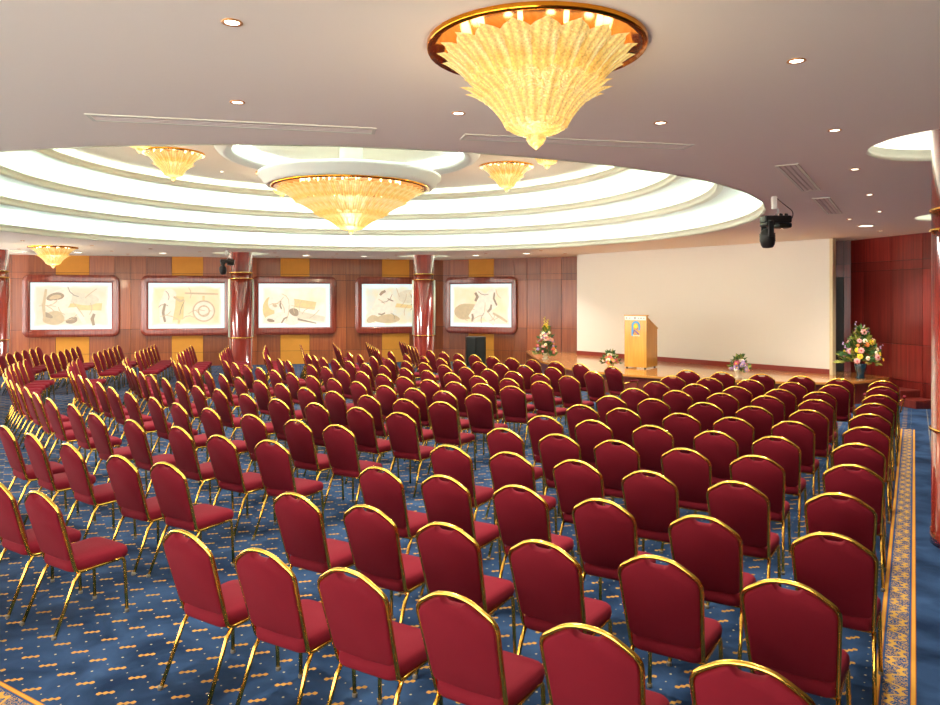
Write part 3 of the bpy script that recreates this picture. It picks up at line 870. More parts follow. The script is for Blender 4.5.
# shapes are in picture units: x 0..1.585 (left to right), y 0..1 (bottom to top); (material, polygon)
PICS = [
    [('fig_ochre', [(0.55, 0.42), (1.38, 0.40), (1.40, 0.56), (0.55, 0.55)]),
     ('fig_grey', blob(0.98, 0.66, 0.34, 0.14, -0.2, seed=1)), ('fig_light', blob(0.55, 0.62, 0.30, 0.22, 0.4, seed=2)),
     ('fig_dark', blob(0.48, 0.70, 0.16, 0.09, 0.2, seed=3)), ('fig_mid', blob(0.48, 0.69, 0.11, 0.05, 0.2, seed=3)),
     ('fig_light', stroke([(0.42, 0.62), (0.46, 0.46), (0.62, 0.40), (0.88, 0.42), (0.98, 0.28), (1.05, 0.12)], 0.06)),
     ('fig_mid', blob(0.45, 0.24, 0.22, 0.14, 0.3, seed=5)), ('fig_dark', blob(0.80, 0.19, 0.13, 0.06, 0.3, seed=6)),
     ('fig_dark', blob(0.34, 0.30, 0.09, 0.05, -0.5, seed=7)), ('fig_dark', stroke([(1.24, 0.33), (1.20, 0.22), (1.23, 0.08)], 0.035)),
     ('fig_mid', stroke([(0.30, 0.86), (0.25, 0.5), (0.28, 0.16)], 0.03))],
    [('fig_ochre', [(0.44, 0.18), (0.72, 0.20), (0.74, 0.70), (0.46, 0.72)]), ('fig_mid', stroke([(0.75, 0.78), (1.1, 0.77), (1.45, 0.76)], 0.02)),
     ('fig_light', blob(0.44, 0.78, 0.13, 0.10, 0.0, seed=11)), ('fig_light', stroke([(0.44, 0.74), (0.38, 0.5), (0.36, 0.12)], 0.17)),
     ('fig_dark', stroke([(0.34, 0.55), (0.30, 0.35), (0.34, 0.14)], 0.03)), ('fig_mid', stroke([(0.52, 0.70), (0.66, 0.60), (0.74, 0.63)], 0.03)),
     ('fig_mid', blob(1.15, 0.38, 0.24, 0.24, 0, 28, 0.0)), ('fig_light', blob(1.15, 0.38, 0.21, 0.21, 0, 28, 0.0)),
     ('fig_mid', blob(1.15, 0.38, 0.13, 0.13, 0, 24, 0.0)), ('fig_light', blob(1.15, 0.38, 0.10, 0.10, 0, 24, 0.0)),
     ('fig_ochre', [(1.12, 0.62), (1.17, 0.62), (1.17, 0.72), (1.12, 0.72)]), ('fig_ochre', stroke([(0.62, 0.1), (0.66, 0.3), (0.64, 0.5)], 0.03))],
    [('fig_grey', [(0.75, 0.40), (1.48, 0.24), (1.46, 0.12), (0.80, 0.22)]), ('fig_ochre', [(0.76, 0.66), (1.28, 0.58), (1.24, 0.40), (0.80, 0.46)]),
     ('fig_ochre', blob(0.22, 0.42, 0.12, 0.28, 0.1, seed=21)), ('fig_light', blob(0.36, 0.58, 0.17, 0.17, 0.0, seed=22)), ('fig_light', blob(0.62, 0.53, 0.17, 0.19, 0.0, seed=23)),
     ('fig_mid', blob(0.35, 0.50, 0.06, 0.03, -0.4, seed=24)), ('fig_dark', stroke([(0.48, 0.60), (0.47, 0.50), (0.50, 0.42)], 0.02)),
     ('fig_light', blob(0.42, 0.22, 0.28, 0.13, 0.3, seed=25)), ('fig_light', blob(0.70, 0.18, 0.20, 0.12, -0.4, seed=26)),
     ('fig_dark', blob(0.78, 0.35, 0.12, 0.08, -0.3, seed=27)), ('fig_dark', stroke([(0.50, 0.10), (0.56, 0.20), (0.64, 0.24)], 0.02)),
     ('fig_dark', [(0.86, 0.21), (1.28, 0.10), (1.28, 0.08), (0.86, 0.16)]), ('fig_dark', blob(0.26, 0.16, 0.08, 0.04, -0.3, seed=28))],
    [('fig_grey', blob(1.15, 0.72, 0.32, 0.16, 0, seed=31)), ('fig_ochre', [(0.72, 0.56), (1.5, 0.46), (1.5, 0.40), (0.72, 0.46)]),
     ('fig_light', stroke([(0.52, 0.86), (0.50, 0.62), (0.40, 0.40), (0.20, 0.14)], 0.17)), ('fig_light', stroke([(0.56, 0.80), (0.66, 0.55), (0.56, 0.32), (0.44, 0.2)], 0.16)),
     ('fig_dark', stroke([(0.42, 0.74), (0.47, 0.80), (0.55, 0.84)], 0.035)), ('fig_mid', blob(0.60, 0.18, 0.30, 0.10, 0.1, seed=33)),
     ('fig_mid', blob(0.24, 0.18, 0.14, 0.08, 0.5, seed=34)), ('fig_dark', stroke([(0.38, 0.30), (0.46, 0.28), (0.54, 0.32)], 0.02)),
     ('fig_dark', stroke([(0.60, 0.66), (0.68, 0.62), (0.74, 0.60)], 0.016))],
    [('fig_mid', blob(0.45, 0.36, 0.34, 0.20, 0.2, seed=41)), ('fig_light', blob(0.78, 0.72, 0.14, 0.13, 0, seed=42)), ('fig_light', blob(1.08, 0.76, 0.13, 0.13, 0, seed=43)),
     ('fig_light', stroke([(0.84, 0.78), (0.86, 0.55), (0.74, 0.34), (0.56, 0.16)], 0.17)), ('fig_light', stroke([(1.02, 0.76), (1.08, 0.52), (0.92, 0.32), (1.2, 0.12)], 0.17)),
     ('fig_dark', stroke([(0.66, 0.80), (0.72, 0.70), (0.66, 0.60)], 0.04)), ('fig_dark', stroke([(1.16, 0.80), (1.14, 0.66), (1.22, 0.50)], 0.025)),
     ('fig_dark', stroke([(0.98, 0.34), (1.06, 0.42), (1.08, 0.52)], 0.03)), ('fig_dark', stroke([(0.58, 0.30), (0.60, 0.22), (0.58, 0.12)], 0.03)),
     ('fig_mid', stroke([(1.12, 0.32), (1.35, 0.20), (1.48, 0.12)], 0.03))],
]
TINTS = [(srgb(226, 206, 160), srgb(220, 216, 190)), (srgb(242, 212, 142), srgb(232, 222, 182)), (srgb(244, 226, 182), srgb(234, 234, 216)),
         (srgb(214, 220, 208), srgb(242, 218, 160)), (srgb(242, 216, 152), srgb(240, 230, 196))]
def rrect(hw, hh, r, n=6):
    out = []
    for cx, cy, a0 in ((hw - r, hh - r, 0), (-hw + r, hh - r, PI / 2), (-hw + r, -hh + r, PI), (hw - r, -hh + r, 1.5 * PI)):
        for k in range(n + 1):
            a = a0 + k / n * PI / 2
            out.append((cx + r * math.cos(a), cy + r * math.sin(a)))
    return out
def picture(loc, rz, idx, label, fw=1.39):
    t = thing('picture', label, 'picture', loc, rz, 'backlit pictures')
    loops = [(fw, 0.98, 0.20, 0.0), (fw, 0.98, 0.20, -0.09), (fw - 0.015, 0.965, 0.19, -0.105), (fw - 0.09, 0.90, 0.13, -0.115), (PW / 2 + 0.05, PH / 2 + 0.05, 0.02, -0.115),
             (PW / 2 + 0.015, PH / 2 + 0.015, 0.01, -0.10), (PW / 2, PH / 2, 0.005, -0.06)]
    V, Fc = [], []
    n = 28
    for hw, hh, r, y in loops: V += [(x, y, z) for x, z in rrect(hw, hh, r)]
    for i in range(len(loops) - 1):
        for k in range(n):
            l = (k + 1) % n
            Fc.append((i * n + k, (i + 1) * n + k, (i + 1) * n + l, i * n + l))
    ob('frame', mk('frame', V, Fc, M['frame']), t)
    ob('backlit_panel', mk('backlit_panel', *box(-PW / 2, PW / 2, -0.06, -0.02, -PH / 2, PH / 2), picture_panel_mat(idx + 1, TINTS[idx])), t)
    rs = random.Random(100 + idx)
    sketch = []
    for k in range(10):     # thin drawn lines of the relief
        x, z, a = rs.uniform(0.25, 1.3), rs.uniform(0.15, 0.8), rs.uniform(0, PI)
        c = rs.uniform(-0.8, 0.8); st = rs.uniform(0.06, 0.13)
        sketch.append((rs.choice(['fig_dark', 'fig_mid', 'fig_mid', 'fig_mid']), stroke([(x + st * q * math.cos(a + c * q * 0.4), z + st * q * math.sin(a + c * q * 0.4)) for q in range(-1, 3)], 0.008)))
    for k, (mn, poly) in enumerate(PICS[idx] + sketch):
        y1 = -0.0605 - 0.0006 * (k + 1)
        pts = [(x / 1.585 * PW - PW / 2, z * PH - PH / 2) for x, z in poly]
        V, Fc = prism(pts, 0, 1)
        V = [(a, -0.0601 if c == 0 else y1, b_) for a, b_, c in V]
        ob('printed_figure', mk('printed_figure', V, Fc, M[mn]), t)
angB = math.atan2(dB.y, dB.x); angF = math.atan2(dF.y, dF.x)
PLAB = ['backlit stone-relief picture in mahogany frame, leftmost, with reclining figure', 'backlit relief picture with a ringed disc, between left edge and column',
        'backlit relief picture with a round shell form, right of the middle column', 'backlit relief picture of a seated robed figure, partly behind a column',
        'backlit relief picture of two dancing figures above the black loudspeaker']
for k in range(4):
    x = -12.59 + 3.33 * k
    picture((x - dB.y * -0.03 * -1, 26 + 0.24 * x - 0.028, 1.98), angB, k, PLAB[k])
picture((0.395 - 0.012, 25.295 - 0.5 * 0.395 - 0.028, 1.98), angF, 4, PLAB[4], 1.36)

# ================================================================== CHAIRS
LEAN = math.atan2(0.16, 0.555)
def back_pt(u, v, w=0.0):
    """point of the leaning backrest plane: u across, v up the back, w toward the sitter"""
    return (u, -0.17 - v * math.sin(LEAN) + w * math.cos(LEAN), 0.375 + v * math.cos(LEAN) + w * math.sin(LEAN))
R_T = 0.0118
arch = [(-0.182, 0.0), (-0.207, 0.475), (-0.085, 0.562), (0.0, 0.572), (0.085, 0.562), (0.207, 0.475), (0.182, 0.0)]
path = [(-0.188, 0.13, 0.386)] + [back_pt(u, v) for u, v in arch] + [(0.188, 0.13, 0.386)]
path = fillet(path, [0.045, 0.042, 0.05, 0.02, 0.05, 0.042, 0.045], 4)
CH = {}
CH['back_frame'] = mk('back_frame', *tube(path, R_T, 8), M['gold'], True)
for s, nm in ((-1, 'L'), (1, 'R')):
    fp = fillet([(s * 0.188, 0.10, 0.386), (s * 0.191, 0.165, 0.388), (s * 0.200, 0.180, 0.0)], 0.05, 5)
    CH['front' + nm] = mk('leg', *tube(fp, R_T, 8), M['gold'], True)
    CH['rear' + nm] = mk('leg', *tube([(s * 0.184, -0.150, 0.375), (s * 0.187, -0.185, 0.325), (s * 0.200, -0.325, 0.0)], R_T, 8), M['gold'], True)
CH['seat_frame'] = mk('seat_frame', *join(tube([(-0.188, 0.12, 0.375), (0.188, 0.12, 0.375)], 0.009, 6), tube([(-0.182, -0.14, 0.368), (0.182, -0.14, 0.368)], 0.009, 6)), M['gold'], True)
def layered(outline, layers, fn, cx=0.0, cy=0.0):
    n = len(outline); V, Fc = [], []
    for sc, w in layers:
        for (x, y) in outline: V.append(fn(cx + (x - cx) * sc, cy + (y - cy) * sc, w))
    for i in range(len(layers) - 1):
        for k in range(n):
            l = (k + 1) % n
            Fc.append((i * n + k, i * n + l, (i + 1) * n + l, (i + 1) * n + k))
    Fc.append(tuple(range(n - 1, -1, -1))); Fc.append(tuple((len(layers) - 1) * n + k for k in range(n)))
    return V, Fc
so = [(p.x, p.y) for p in fillet([(0, -0.205, 0), (0.176, -0.205, 0), (0.204, 0.205, 0), (-0.204, 0.205, 0), (-0.176, -0.205, 0), (0, -0.205, 0)], [0.05, 0.07, 0.07, 0.05], 4)][:-1]
CH['seat'] = mk('seat', *layered(so, [(0.96, 0.384), (1.0, 0.395), (1.02, 0.42), (1.0, 0.446), (0.95, 0.460), (0.82, 0.470), (0.5, 0.477)], lambda x, y, w: (x, y, w)), M['fabric'], True)
bo3 = fillet([(0, 0.088, 0), (0.180, 0.095, 0), (0.198, 0.466, 0), (0.082, 0.550, 0), (0.062, 0.551, 0), (0.042, 0.525, 0), (-0.042, 0.525, 0), (-0.062, 0.551, 0),
              (-0.082, 0.550, 0), (-0.198, 0.466, 0), (-0.180, 0.095, 0), (0, 0.088, 0)], [0.03, 0.04, 0.03, 0.012, 0.02, 0.02, 0.012, 0.03, 0.04, 0.03], 3)
bo = [(p.x, p.y) for p in bo3][:-1]
CH['backrest'] = mk('backrest', *layered(bo, [(0.965, -0.018), (0.99, -0.014), (1.0, -0.006), (1.0, 0.010), (0.97, 0.024), (0.88, 0.032)], lambda x, y, w: back_pt(x, y, w), 0.0, 0.31), M['fabric'], True)
CH['foot'] = mk('foot_cap', *lathe([(0.015, 0.0), (0.015, 0.018), (0.0128, 0.022)], 8), M['footcap'], True)
for s, nm in ((-1, 'L'), (1, 'R')):
    ap = fillet([(s * 0.208, -0.242, 0.62), (s * 0.270, -0.18, 0.64), (s * 0.272, 0.09, 0.64), (s * 0.215, 0.12, 0.395)], 0.05, 4)
    CH['arm' + nm] = mk('armrest', *tube(ap, 0.011, 8), M['gold'], True)
    CH['pad' + nm] = bevelled('arm_pad', box(s * 0.272 - 0.022, s * 0.272 + 0.022, -0.12, 0.10, 0.648, 0.675), M['fabric'], 0.009, 2)

def chair(x, y, deg, label, group, arms=False, near=False):
    a = math.radians(deg)
    sh = 0.03 * max(0.0, math.cos(a)) ** 0.5      # peak of the arch seen aslant lies left of its middle
    x += sh * math.cos(a); y -= sh * math.sin(a)
    t = thing('banquet_chair', label, 'chair', (x + 0.328 * math.sin(a), y + 0.328 * math.cos(a), 0), -a, group)
    ob('seat', CH['seat'], t); ob('backrest', CH['backrest'], t); ob('back_frame', CH['back_frame'], t)
    ob('seat_frame', CH['seat_frame'], t)
    for nm, fx, fy in (('frontL', -0.200, 0.18), ('frontR', 0.200, 0.18), ('rearL', -0.200, -0.325), ('rearR', 0.200, -0.325)):
        lg = ob('leg', CH[nm], t)
        if near: ob('foot_cap', CH['foot'], lg, (fx, fy, 0))
    if arms:
        for nm in 'LR':
            ar = ob('armrest', CH['arm' + nm], t)
            ob('arm_pad', CH['pad' + nm], ar)
    return t
CHAIRS = [
    ('r', 1, [(3.86, 12.97, 31), (4.36, 12.63, 31), (4.92, 12.31, 31), (5.45, 12.00, 31), (5.88, 11.59, 31), (6.40, 11.28, 31)]),
    ('r', 2, [(3.33, 12.03, 31), (3.84, 11.73, 31), (4.40, 11.47, 31), (4.90, 11.10, 31), (5.38, 10.78, 31), (5.96, 10.53, 31)]),
    ('r', 3, [(2.84, 11.19, 31), (3.35, 10.86, 31), (3.85, 10.55, 31), (4.35, 10.25, 31), (4.77, 9.96, 31), (5.41, 9.63, 31)]),
    ('r', 4, [(2.31, 10.33, 31), (2.85, 10.09, 31), (3.38, 9.81, 31), (3.88, 9.54, 31), (4.35, 9.19, 31), (4.91, 8.86, 31)]),
    ('r', 5, [(1.82, 9.53, 31), (2.31, 9.26, 31), (2.86, 8.92, 31), (3.34, 8.61, 31), (3.86, 8.34, 31), (4.40, 8.03, 31)]),
    ('r', 6, [(1.31, 8.72, 31), (1.75, 8.46, 31), (2.32, 8.08, 31), (2.80, 7.81, 31), (3.33, 7.56, 31), (3.91, 7.22, 31)]),
    ('r', 7, [(0.78, 7.91, 31), (1.26, 7.62, 31), (1.80, 7.30, 31), (2.33, 6.99, 31), (2.80, 6.72, 31), (3.39, 6.39, 31)]),
    ('r', 8, [(0.30, 7.14, 31), (0.80, 6.83, 31), (1.28, 6.53, 31), (1.80, 6.18, 31), (2.30, 5.90, 31), (2.91, 5.57, 31)]),
    ('r', 9, [(-0.21, 6.31, 31), (0.30, 6.03, 31), (0.81, 5.73, 31), (1.29, 5.37, 31), (1.83, 5.06, 31), (2.39, 4.75, 31)]),
    ('r', 10, [(-0.72, 5.49, 31), (-0.22, 5.23, 31), (0.30, 4.95, 31), (0.81, 4.61, 31), (1.34, 4.26, 31), (1.94, 3.94, 31)]),
    ('r', 11, [(-1.18, 4.76, 31), (-0.66, 4.47, 31), (-0.17, 4.12, 31), (0.35, 3.82, 31), (0.90, 3.59, 31), (1.41, 3.28, 31)]),
    ('r', 12, [(-1.60, 3.99, 31), (-1.09, 3.69, 31), (-0.60, 3.42, 31), (-0.10, 3.14, 31), (0.43, 2.83, 31), (0.95, 2.54, 31)]),
    ('m', 1, [(2.66, 13.67, 52), (2.14, 14.29, 50), (1.72, 14.78, 48), (1.29, 15.25, 47), (0.87, 15.71, 47), (0.47, 16.13, 47), (0.07, 16.55, 48), (-0.31, 17.00, 50), (-0.67, 17.45, 53), (-1.02, 17.93, 56)]),
    ('m', 2, [(2.14, 12.78, 47), (1.51, 13.54, 45), (1.02, 13.93, 43), (0.57, 14.35, 42), (0.15, 14.72, 44), (-0.26, 15.13, 47), (-0.65, 15.59, 52), (-1.06, 16.18, 56), (-1.51, 16.86, 60), (-1.97, 17.74, 63)]),
    ('m', 3, [(1.60, 12.01, 42), (1.16, 12.38, 42), (0.73, 12.78, 42), (0.31, 13.17, 43), (-0.11, 13.57, 45), (-0.53, 14.02, 47), (-0.94, 14.48, 49), (-1.35, 14.97, 52), (-1.76, 15.51, 54), (-2.18, 16.10, 57), (-2.57, 16.73, 60), (-2.93, 17.44, 63)]),
    ('m', 4, [(1.07, 11.22, 41), (0.59, 11.62, 42), (0.10, 12.00, 43), (-0.35, 12.53, 44), (-0.79, 12.94, 45), (-1.23, 13.41, 47), (-1.68, 13.88, 48), (-2.10, 14.37, 50), (-2.51, 14.88, 52), (-2.90, 15.38, 54), (-3.25, 15.89, 57), (-3.54, 16.39, 60), (-3.80, 16.89, 63)]),
    ('m', 5, [(0.58, 10.60, 31), (0.16, 10.94, 34), (-0.26, 11.15, 38), (-0.68, 11.45, 40), (-1.11, 11.88, 42), (-1.51, 12.28, 45), (-1.93, 12.74, 47), (-2.35, 13.20, 49), (-2.74, 13.63, 50), (-3.12, 14.10, 52), (-3.79, 15.03, 57), (-4.11, 15.53, 59), (-4.63, 16.54, 65)]),
    ('m', 6, [(0.07, 9.72, 33), (-0.39, 10.05, 36), (-0.83, 10.35, 38), (-1.28, 10.68, 41), (-1.77, 11.20, 43), (-2.22, 11.64, 44), (-2.66, 12.06, 46), (-3.11, 12.51, 48), (-3.54, 13.01, 49), (-3.95, 13.51, 51), (-4.36, 14.03, 52), (-4.74, 14.51, 54), (-5.10, 15.04, 55)]),
    ('m', 7, [(-0.38, 8.99, 31), (-0.86, 9.23, 34), (-1.38, 9.59, 36), (-1.91, 10.01, 39), (-2.39, 10.41, 41), (-2.87, 10.90, 43), (-3.33, 11.35, 45), (-3.79, 11.81, 48), (-4.23, 12.30, 50), (-4.67, 12.84, 52), (-5.09, 13.40, 54), (-5.49, 13.96, 56), (-5.86, 14.55, 59), (-6.22, 15.17, 61), (-6.51, 15.77, 64)]),
    ('m', 8, [(-0.82, 8.14, 30), (-1.34, 8.52, 33), (-1.92, 8.88, 36), (-2.48, 9.23, 38), (-3.03, 9.72, 41), (-3.58, 10.25, 43), (-4.04, 10.65, 45), (-4.49, 11.15, 47), (-4.94, 11.68, 49), (-5.39, 12.24, 52), (-5.79, 12.72, 54), (-6.19, 13.27, 56), (-6.52, 13.80, 58), (-6.83, 14.32, 61), (-7.11, 14.83, 64), (-7.33, 15.33, 67), (-7.52, 15.85, 70)]),
    ('m', 9, [(-1.37, 7.33, 29), (-1.86, 7.65, 32), (-2.44, 8.00, 35), (-3.07, 8.46, 38), (-3.61, 8.88, 41), (-4.13, 9.40, 43), (-4.69, 9.92, 45), (-5.21, 10.49, 47), (-5.70, 11.10, 49), (-6.13, 11.59, 52), (-6.57, 12.17, 54), (-6.98, 12.68, 56), (-7.39, 13.30, 59), (-7.69, 13.87, 62), (-7.97, 14.42, 65), (-8.20, 14.96, 69), (-8.38, 15.49, 73)]),
    ('m', 10, [(-1.83, 6.54, 30), (-2.37, 6.78, 32), (-2.94, 7.24, 35), (-3.59, 7.65, 37), (-4.21, 8.08, 39), (-4.84, 8.78, 43), (-5.41, 9.29, 45), (-5.92, 9.85, 47), (-6.42, 10.46, 49), (-6.81, 10.89, 51), (-7.21, 11.37, 53), (-7.52, 11.74, 55), (-7.91, 12.29, 57), (-8.20, 12.81, 59), (-8.52, 13.31, 61), (-8.75, 13.78, 63), (-8.99, 14.29, 65), (-9.19, 14.77, 68), (-9.36, 15.25, 70)]),
    ('m', 11, [(-2.40, 5.65, 29), (-2.88, 5.90, 33), (-3.56, 6.39, 36), (-4.18, 6.87, 38), (-4.69, 7.28, 41)]),
    ('m', 12, [(-2.88, 4.80, 33), (-3.38, 5.12, 33)]),
    ('l', 1, [(-2.13, 21.94, 76), (-1.99, 21.37, 76), (-1.86, 20.80, 76), (-1.72, 20.23, 76), (-1.58, 19.66, 76), (-1.44, 19.09, 76)]),
    ('l', 2, [(-3.08, 21.44, 76), (-2.94, 20.87, 76), (-2.80, 20.30, 76), (-2.66, 19.74, 76), (-2.52, 19.17, 76), (-2.38, 18.60, 76)]),
    ('l', 3, [(-4.01, 21.20, 76), (-3.87, 20.63, 76), (-3.73, 20.07, 76), (-3.59, 19.50, 76), (-3.44, 18.93, 76), (-3.30, 18.36, 76)]),
    ('l', 4, [(-4.79, 20.42, 76), (-4.65, 19.85, 76), (-4.50, 19.29, 76), (-4.36, 18.72, 76), (-4.21, 18.15, 76), (-4.07, 17.59, 76)]),
    ('l', 5, [(-5.67, 20.07, 75), (-5.53, 19.50, 75), (-5.38, 18.93, 75), (-5.23, 18.37, 75), (-5.08, 17.80, 75), (-4.93, 17.24, 75)]),
    ('l', 6, [(-6.62, 19.83, 75), (-6.47, 19.26, 75), (-6.32, 18.70, 75), (-6.17, 18.13, 75), (-6.02, 17.57, 75), (-5.87, 17.00, 75)]),
    ('l', 7, [(-7.62, 19.81, 75), (-7.47, 19.25, 75), (-7.32, 18.68, 75), (-7.16, 18.12, 75), (-7.01, 17.55, 75), (-6.86, 16.99, 75)]),
    ('l', 8, [(-8.84, 20.30, 74), (-8.68, 19.74, 74), (-8.52, 19.17, 74), (-8.37, 18.61, 74), (-8.21, 18.05, 74), (-8.06, 17.48, 74)]),
    ('l', 9, [(-9.69, 19.96, 74), (-9.53, 19.39, 74), (-9.38, 18.83, 74), (-9.22, 18.27, 74), (-9.06, 17.70, 74), (-8.90, 17.14, 74)]),
    ('l', 10, [(-10.61, 19.55, 74), (-10.44, 18.99, 74), (-10.28, 18.43, 74), (-10.12, 17.87, 74), (-9.96, 17.30, 74), (-9.80, 16.74, 74)]),
    ('l', 11, [(-11.51, 19.29, 74), (-11.34, 18.73, 74), (-11.18, 18.17, 74), (-11.02, 17.61, 74), (-10.85, 17.04, 74), (-10.69, 16.48, 74)]),
]
BLK = {'r': 'right-hand block', 'm': 'middle block', 'l': 'far left block'}
for blk, row, spots in CHAIRS:
    for i, (x, y, deg) in enumerate(spots):
        arms = (blk == 'm' and row == 1 and i == 0) or (blk == 'r' and row == 1 and i == 5)
        if blk == 'l':
            lb = 'red banquet chair, %s from the picture wall in %s row, %s' % (ORD[i + 1], ORD[row], BLK[blk])
        else:
            lb = 'red banquet chair, %s from the centre aisle in %s row, %s' % (ORD[i + 1], ORD[row], BLK[blk])
        if arms: lb = 'red armchair with padded arms, front row, %s end' % ('centre aisle' if blk == 'm' else 'right')
        chair(x, y, deg + random.uniform(-2.0, 2.0), lb, 'gold-framed chairs of the %s' % BLK[blk], arms, near=(y < 7.5))

# ================================================================== LECTERN
LA, LBp = Vector((3.868, 18.15)), Vector((4.333, 17.80))
dl = (LBp - LA).normalized()
lec = thing('lectern', 'pale oak lectern with blue logo standing on the stage', 'lectern', (LA.x, LA.y, STAGE_Z), math.atan2(dl.y, dl.x))
W_, D_ = 0.58, 0.68
prof = [(0.0, 0.03), (0.0, 1.30), (0.10, 1.30), (0.10, 1.22), (D_, 0.97), (D_, 0.03)]
def side_board(x0, x1):
    V = [(x0, y, z) for y, z in prof] + [(x1, y, z) for y, z in prof]
    n = len(prof)
    return V, [tuple(range(n)), tuple(range(2 * n - 1, n - 1, -1))] + [(i, n + i, n + (i + 1) % n, (i + 1) % n) for i in range(n)]
ob('side_panel', mk('side_panel', *side_board(0.0, 0.022), M['oak']), lec)
ob('side_panel', mk('side_panel', *side_board(W_ - 0.022, W_), M['oak']), lec)
ob('front_panel', mk('front_panel', *box(0.022, W_ - 0.022, 0.004, 0.024, 0.03, 1.30), M['oak']), lec)
V = [(-0.01, 0.08, 1.235), (W_ + 0.01, 0.08, 1.235), (W_ + 0.01, D_ + 0.03, 0.965), (-0.01, D_ + 0.03, 0.965)]
V = V + [(x, y, z + 0.022) for x, y, z in V]
ob('reading_top', mk('reading_top', V, box(0, 1, 0, 1, 0, 1)[1], M['oak']), lec)
ob('crest_rail', bevelled('crest_rail', box(-0.012, W_ + 0.012, -0.012, 0.125, 1.30, 1.325), M['oak'], 0.004, 1, False), lec)
for fx in (0.03, W_ - 0.07):
    for fy in (0.02, D_ - 0.07):
        ob('foot', mk('foot', *box(fx, fx + 0.04, fy, fy + 0.04, 0.0, 0.03), M['black']), lec)
sign = ob('sign_plate', mk('sign_plate', *box(0.012, W_ - 0.012, -0.002, 0.0, 1.195, 1.295), M['white']), lec)
for x0, x1, hgt in ((0.04, 0.075, 0.055), (0.125, 0.16, 0.03), (0.255, 0.305, 0.06), (0.36, 0.385, 0.03), (0.42, 0.46, 0.03), (0.50, 0.53, 0.03)):
    ob('lettering', mk('lettering', *box(x0, x1, -0.0035, -0.002, 1.245 - hgt / 2, 1.245 + hgt / 2), M['greytext']), sign)
def ribbon(P, w, y0, y1):
    L_, R_ = [], []
    for i, p in enumerate(P):
        t = (Vector(P[min(i + 1, len(P) - 1)]) - Vector(P[max(i - 1, 0)])).normalized()
        n = Vector((-t.y, t.x)) * (w[i] if isinstance(w, list) else w)
        L_.append(Vector(p) + n); R_.append(Vector(p) - n)
    n = len(P)
    V = [(p.x, y0, p.y) for p in L_ + R_] + [(p.x, y1, p.y) for p in L_ + R_]
    Fc = []
    for i in range(n - 1):
        Fc += [(i, i + 1, n + i + 1, n + i), (2 * n + i, 3 * n + i, 3 * n + i + 1, 2 * n + i + 1), (i, 2 * n + i, 2 * n + i + 1, i + 1), (n + i, n + i + 1, 3 * n + i + 1, 3 * n + i)]
    Fc += [(0, n, 3 * n, 2 * n), (n - 1, 3 * n - 1, 4 * n - 1, 2 * n - 1)]
    return V, Fc
def lg(x, y): return ((x - 255) / 360 * 0.58, 1.31 - (y - 90) * 0.00145)
arcp = [lg(384, 438), lg(386, 380), lg(387, 320), lg(388, 270)] + [lg(443 - 55 * math.cos(a), 262 - 62 * math.sin(a)) for a in [PI * k / 10 for k in range(1, 10)]] + [lg(500, 275), lg(500, 310), lg(494, 345)]
logo = ob('logo', mk('logo', *ribbon(arcp, [0.022] * 4 + [0.025] * 9 + [0.022, 0.02, 0.014], -0.003, 0.003), M['logoblue']), lec)
cx, cz = lg(441, 273)
ob('logo_sun', mk('logo_sun', *[[(x, 0.003 if k == 0 else -0.005, z) for x, z, k in prism([(cx + 0.047 * math.cos(2 * PI * i / 20), cz + 0.047 * math.sin(2 * PI * i / 20)) for i in range(20)], 0, 1)[0]], prism([(0, 0)] * 20, 0, 1)[1]], M['logoyellow']), logo)
ob('logo_stroke', mk('logo_stroke', *ribbon([lg(408, 335), lg(450, 368), lg(492, 412)], [0.013, 0.014, 0.020], -0.004, 0.003), M['logopurple']), logo)
ob('logo_stroke', mk('logo_stroke', *ribbon([lg(418, 330), lg(408, 370), lg(398, 405)], [0.010, 0.014, 0.012], -0.004, 0.003), M['logopurple']), logo)
ob('logo_stroke', mk('logo_stroke', *ribbon([lg(446, 330), lg(462, 322), lg(478, 305)], [0.008, 0.010, 0.008], -0.004, 0.003), M['logopurple']), logo)
ob('logo_stroke', mk('logo_stroke', *ribbon([lg(400, 436), lg(455, 434), lg(512, 436)], 0.006, -0.003, 0.003), M['white']), logo)

# ================================================================== FLOWERS
def bloom_mesh(rad, petals, mat):
    V, Fc = [(0, 0, rad * 0.12)], []
    n = petals * 4
    for ring, (fr, z) in enumerate(((0.5, 0.30), (0.85, 0.22), (1.0, 0.02))):
        for k in range(n):
            a = 2 * PI * k / n
            q = fr * rad * (0.86 + 0.14 * math.cos(a * petals)) if ring else fr * rad
            V.append((q * math.cos(a), q * math.sin(a), rad * z))
    for k in range(n):
        l = (k + 1) % n
        Fc.append((0, 1 + k, 1 + l))
        for r in range(2): Fc.append((1 + r * n + k, 1 + (r + 1) * n + k, 1 + (r + 1) * n + l, 1 + r * n + l))
    V.append((0, 0, -rad * 0.3)); c = len(V) - 1
    for k in range(n): Fc.append((c, 1 + 2 * n + (k + 1) % n, 1 + 2 * n + k))
    return mk('bloom', V, Fc, mat, True)
BLOOM = {c: bloom_mesh(1.0, 8, M['f_' + c]) for c in ('pink', 'yellow', 'cream', 'red', 'orange', 'lilac', 'rose')}
EYE = {c: mk('flower_eye', *lathe([(0.0, 0.42), (0.18, 0.38), (0.28, 0.28), (0.28, 0.1)], 10, False), M['f_' + c], True) for c in ('red', 'yellow', 'cream', 'rose', 'orange')}
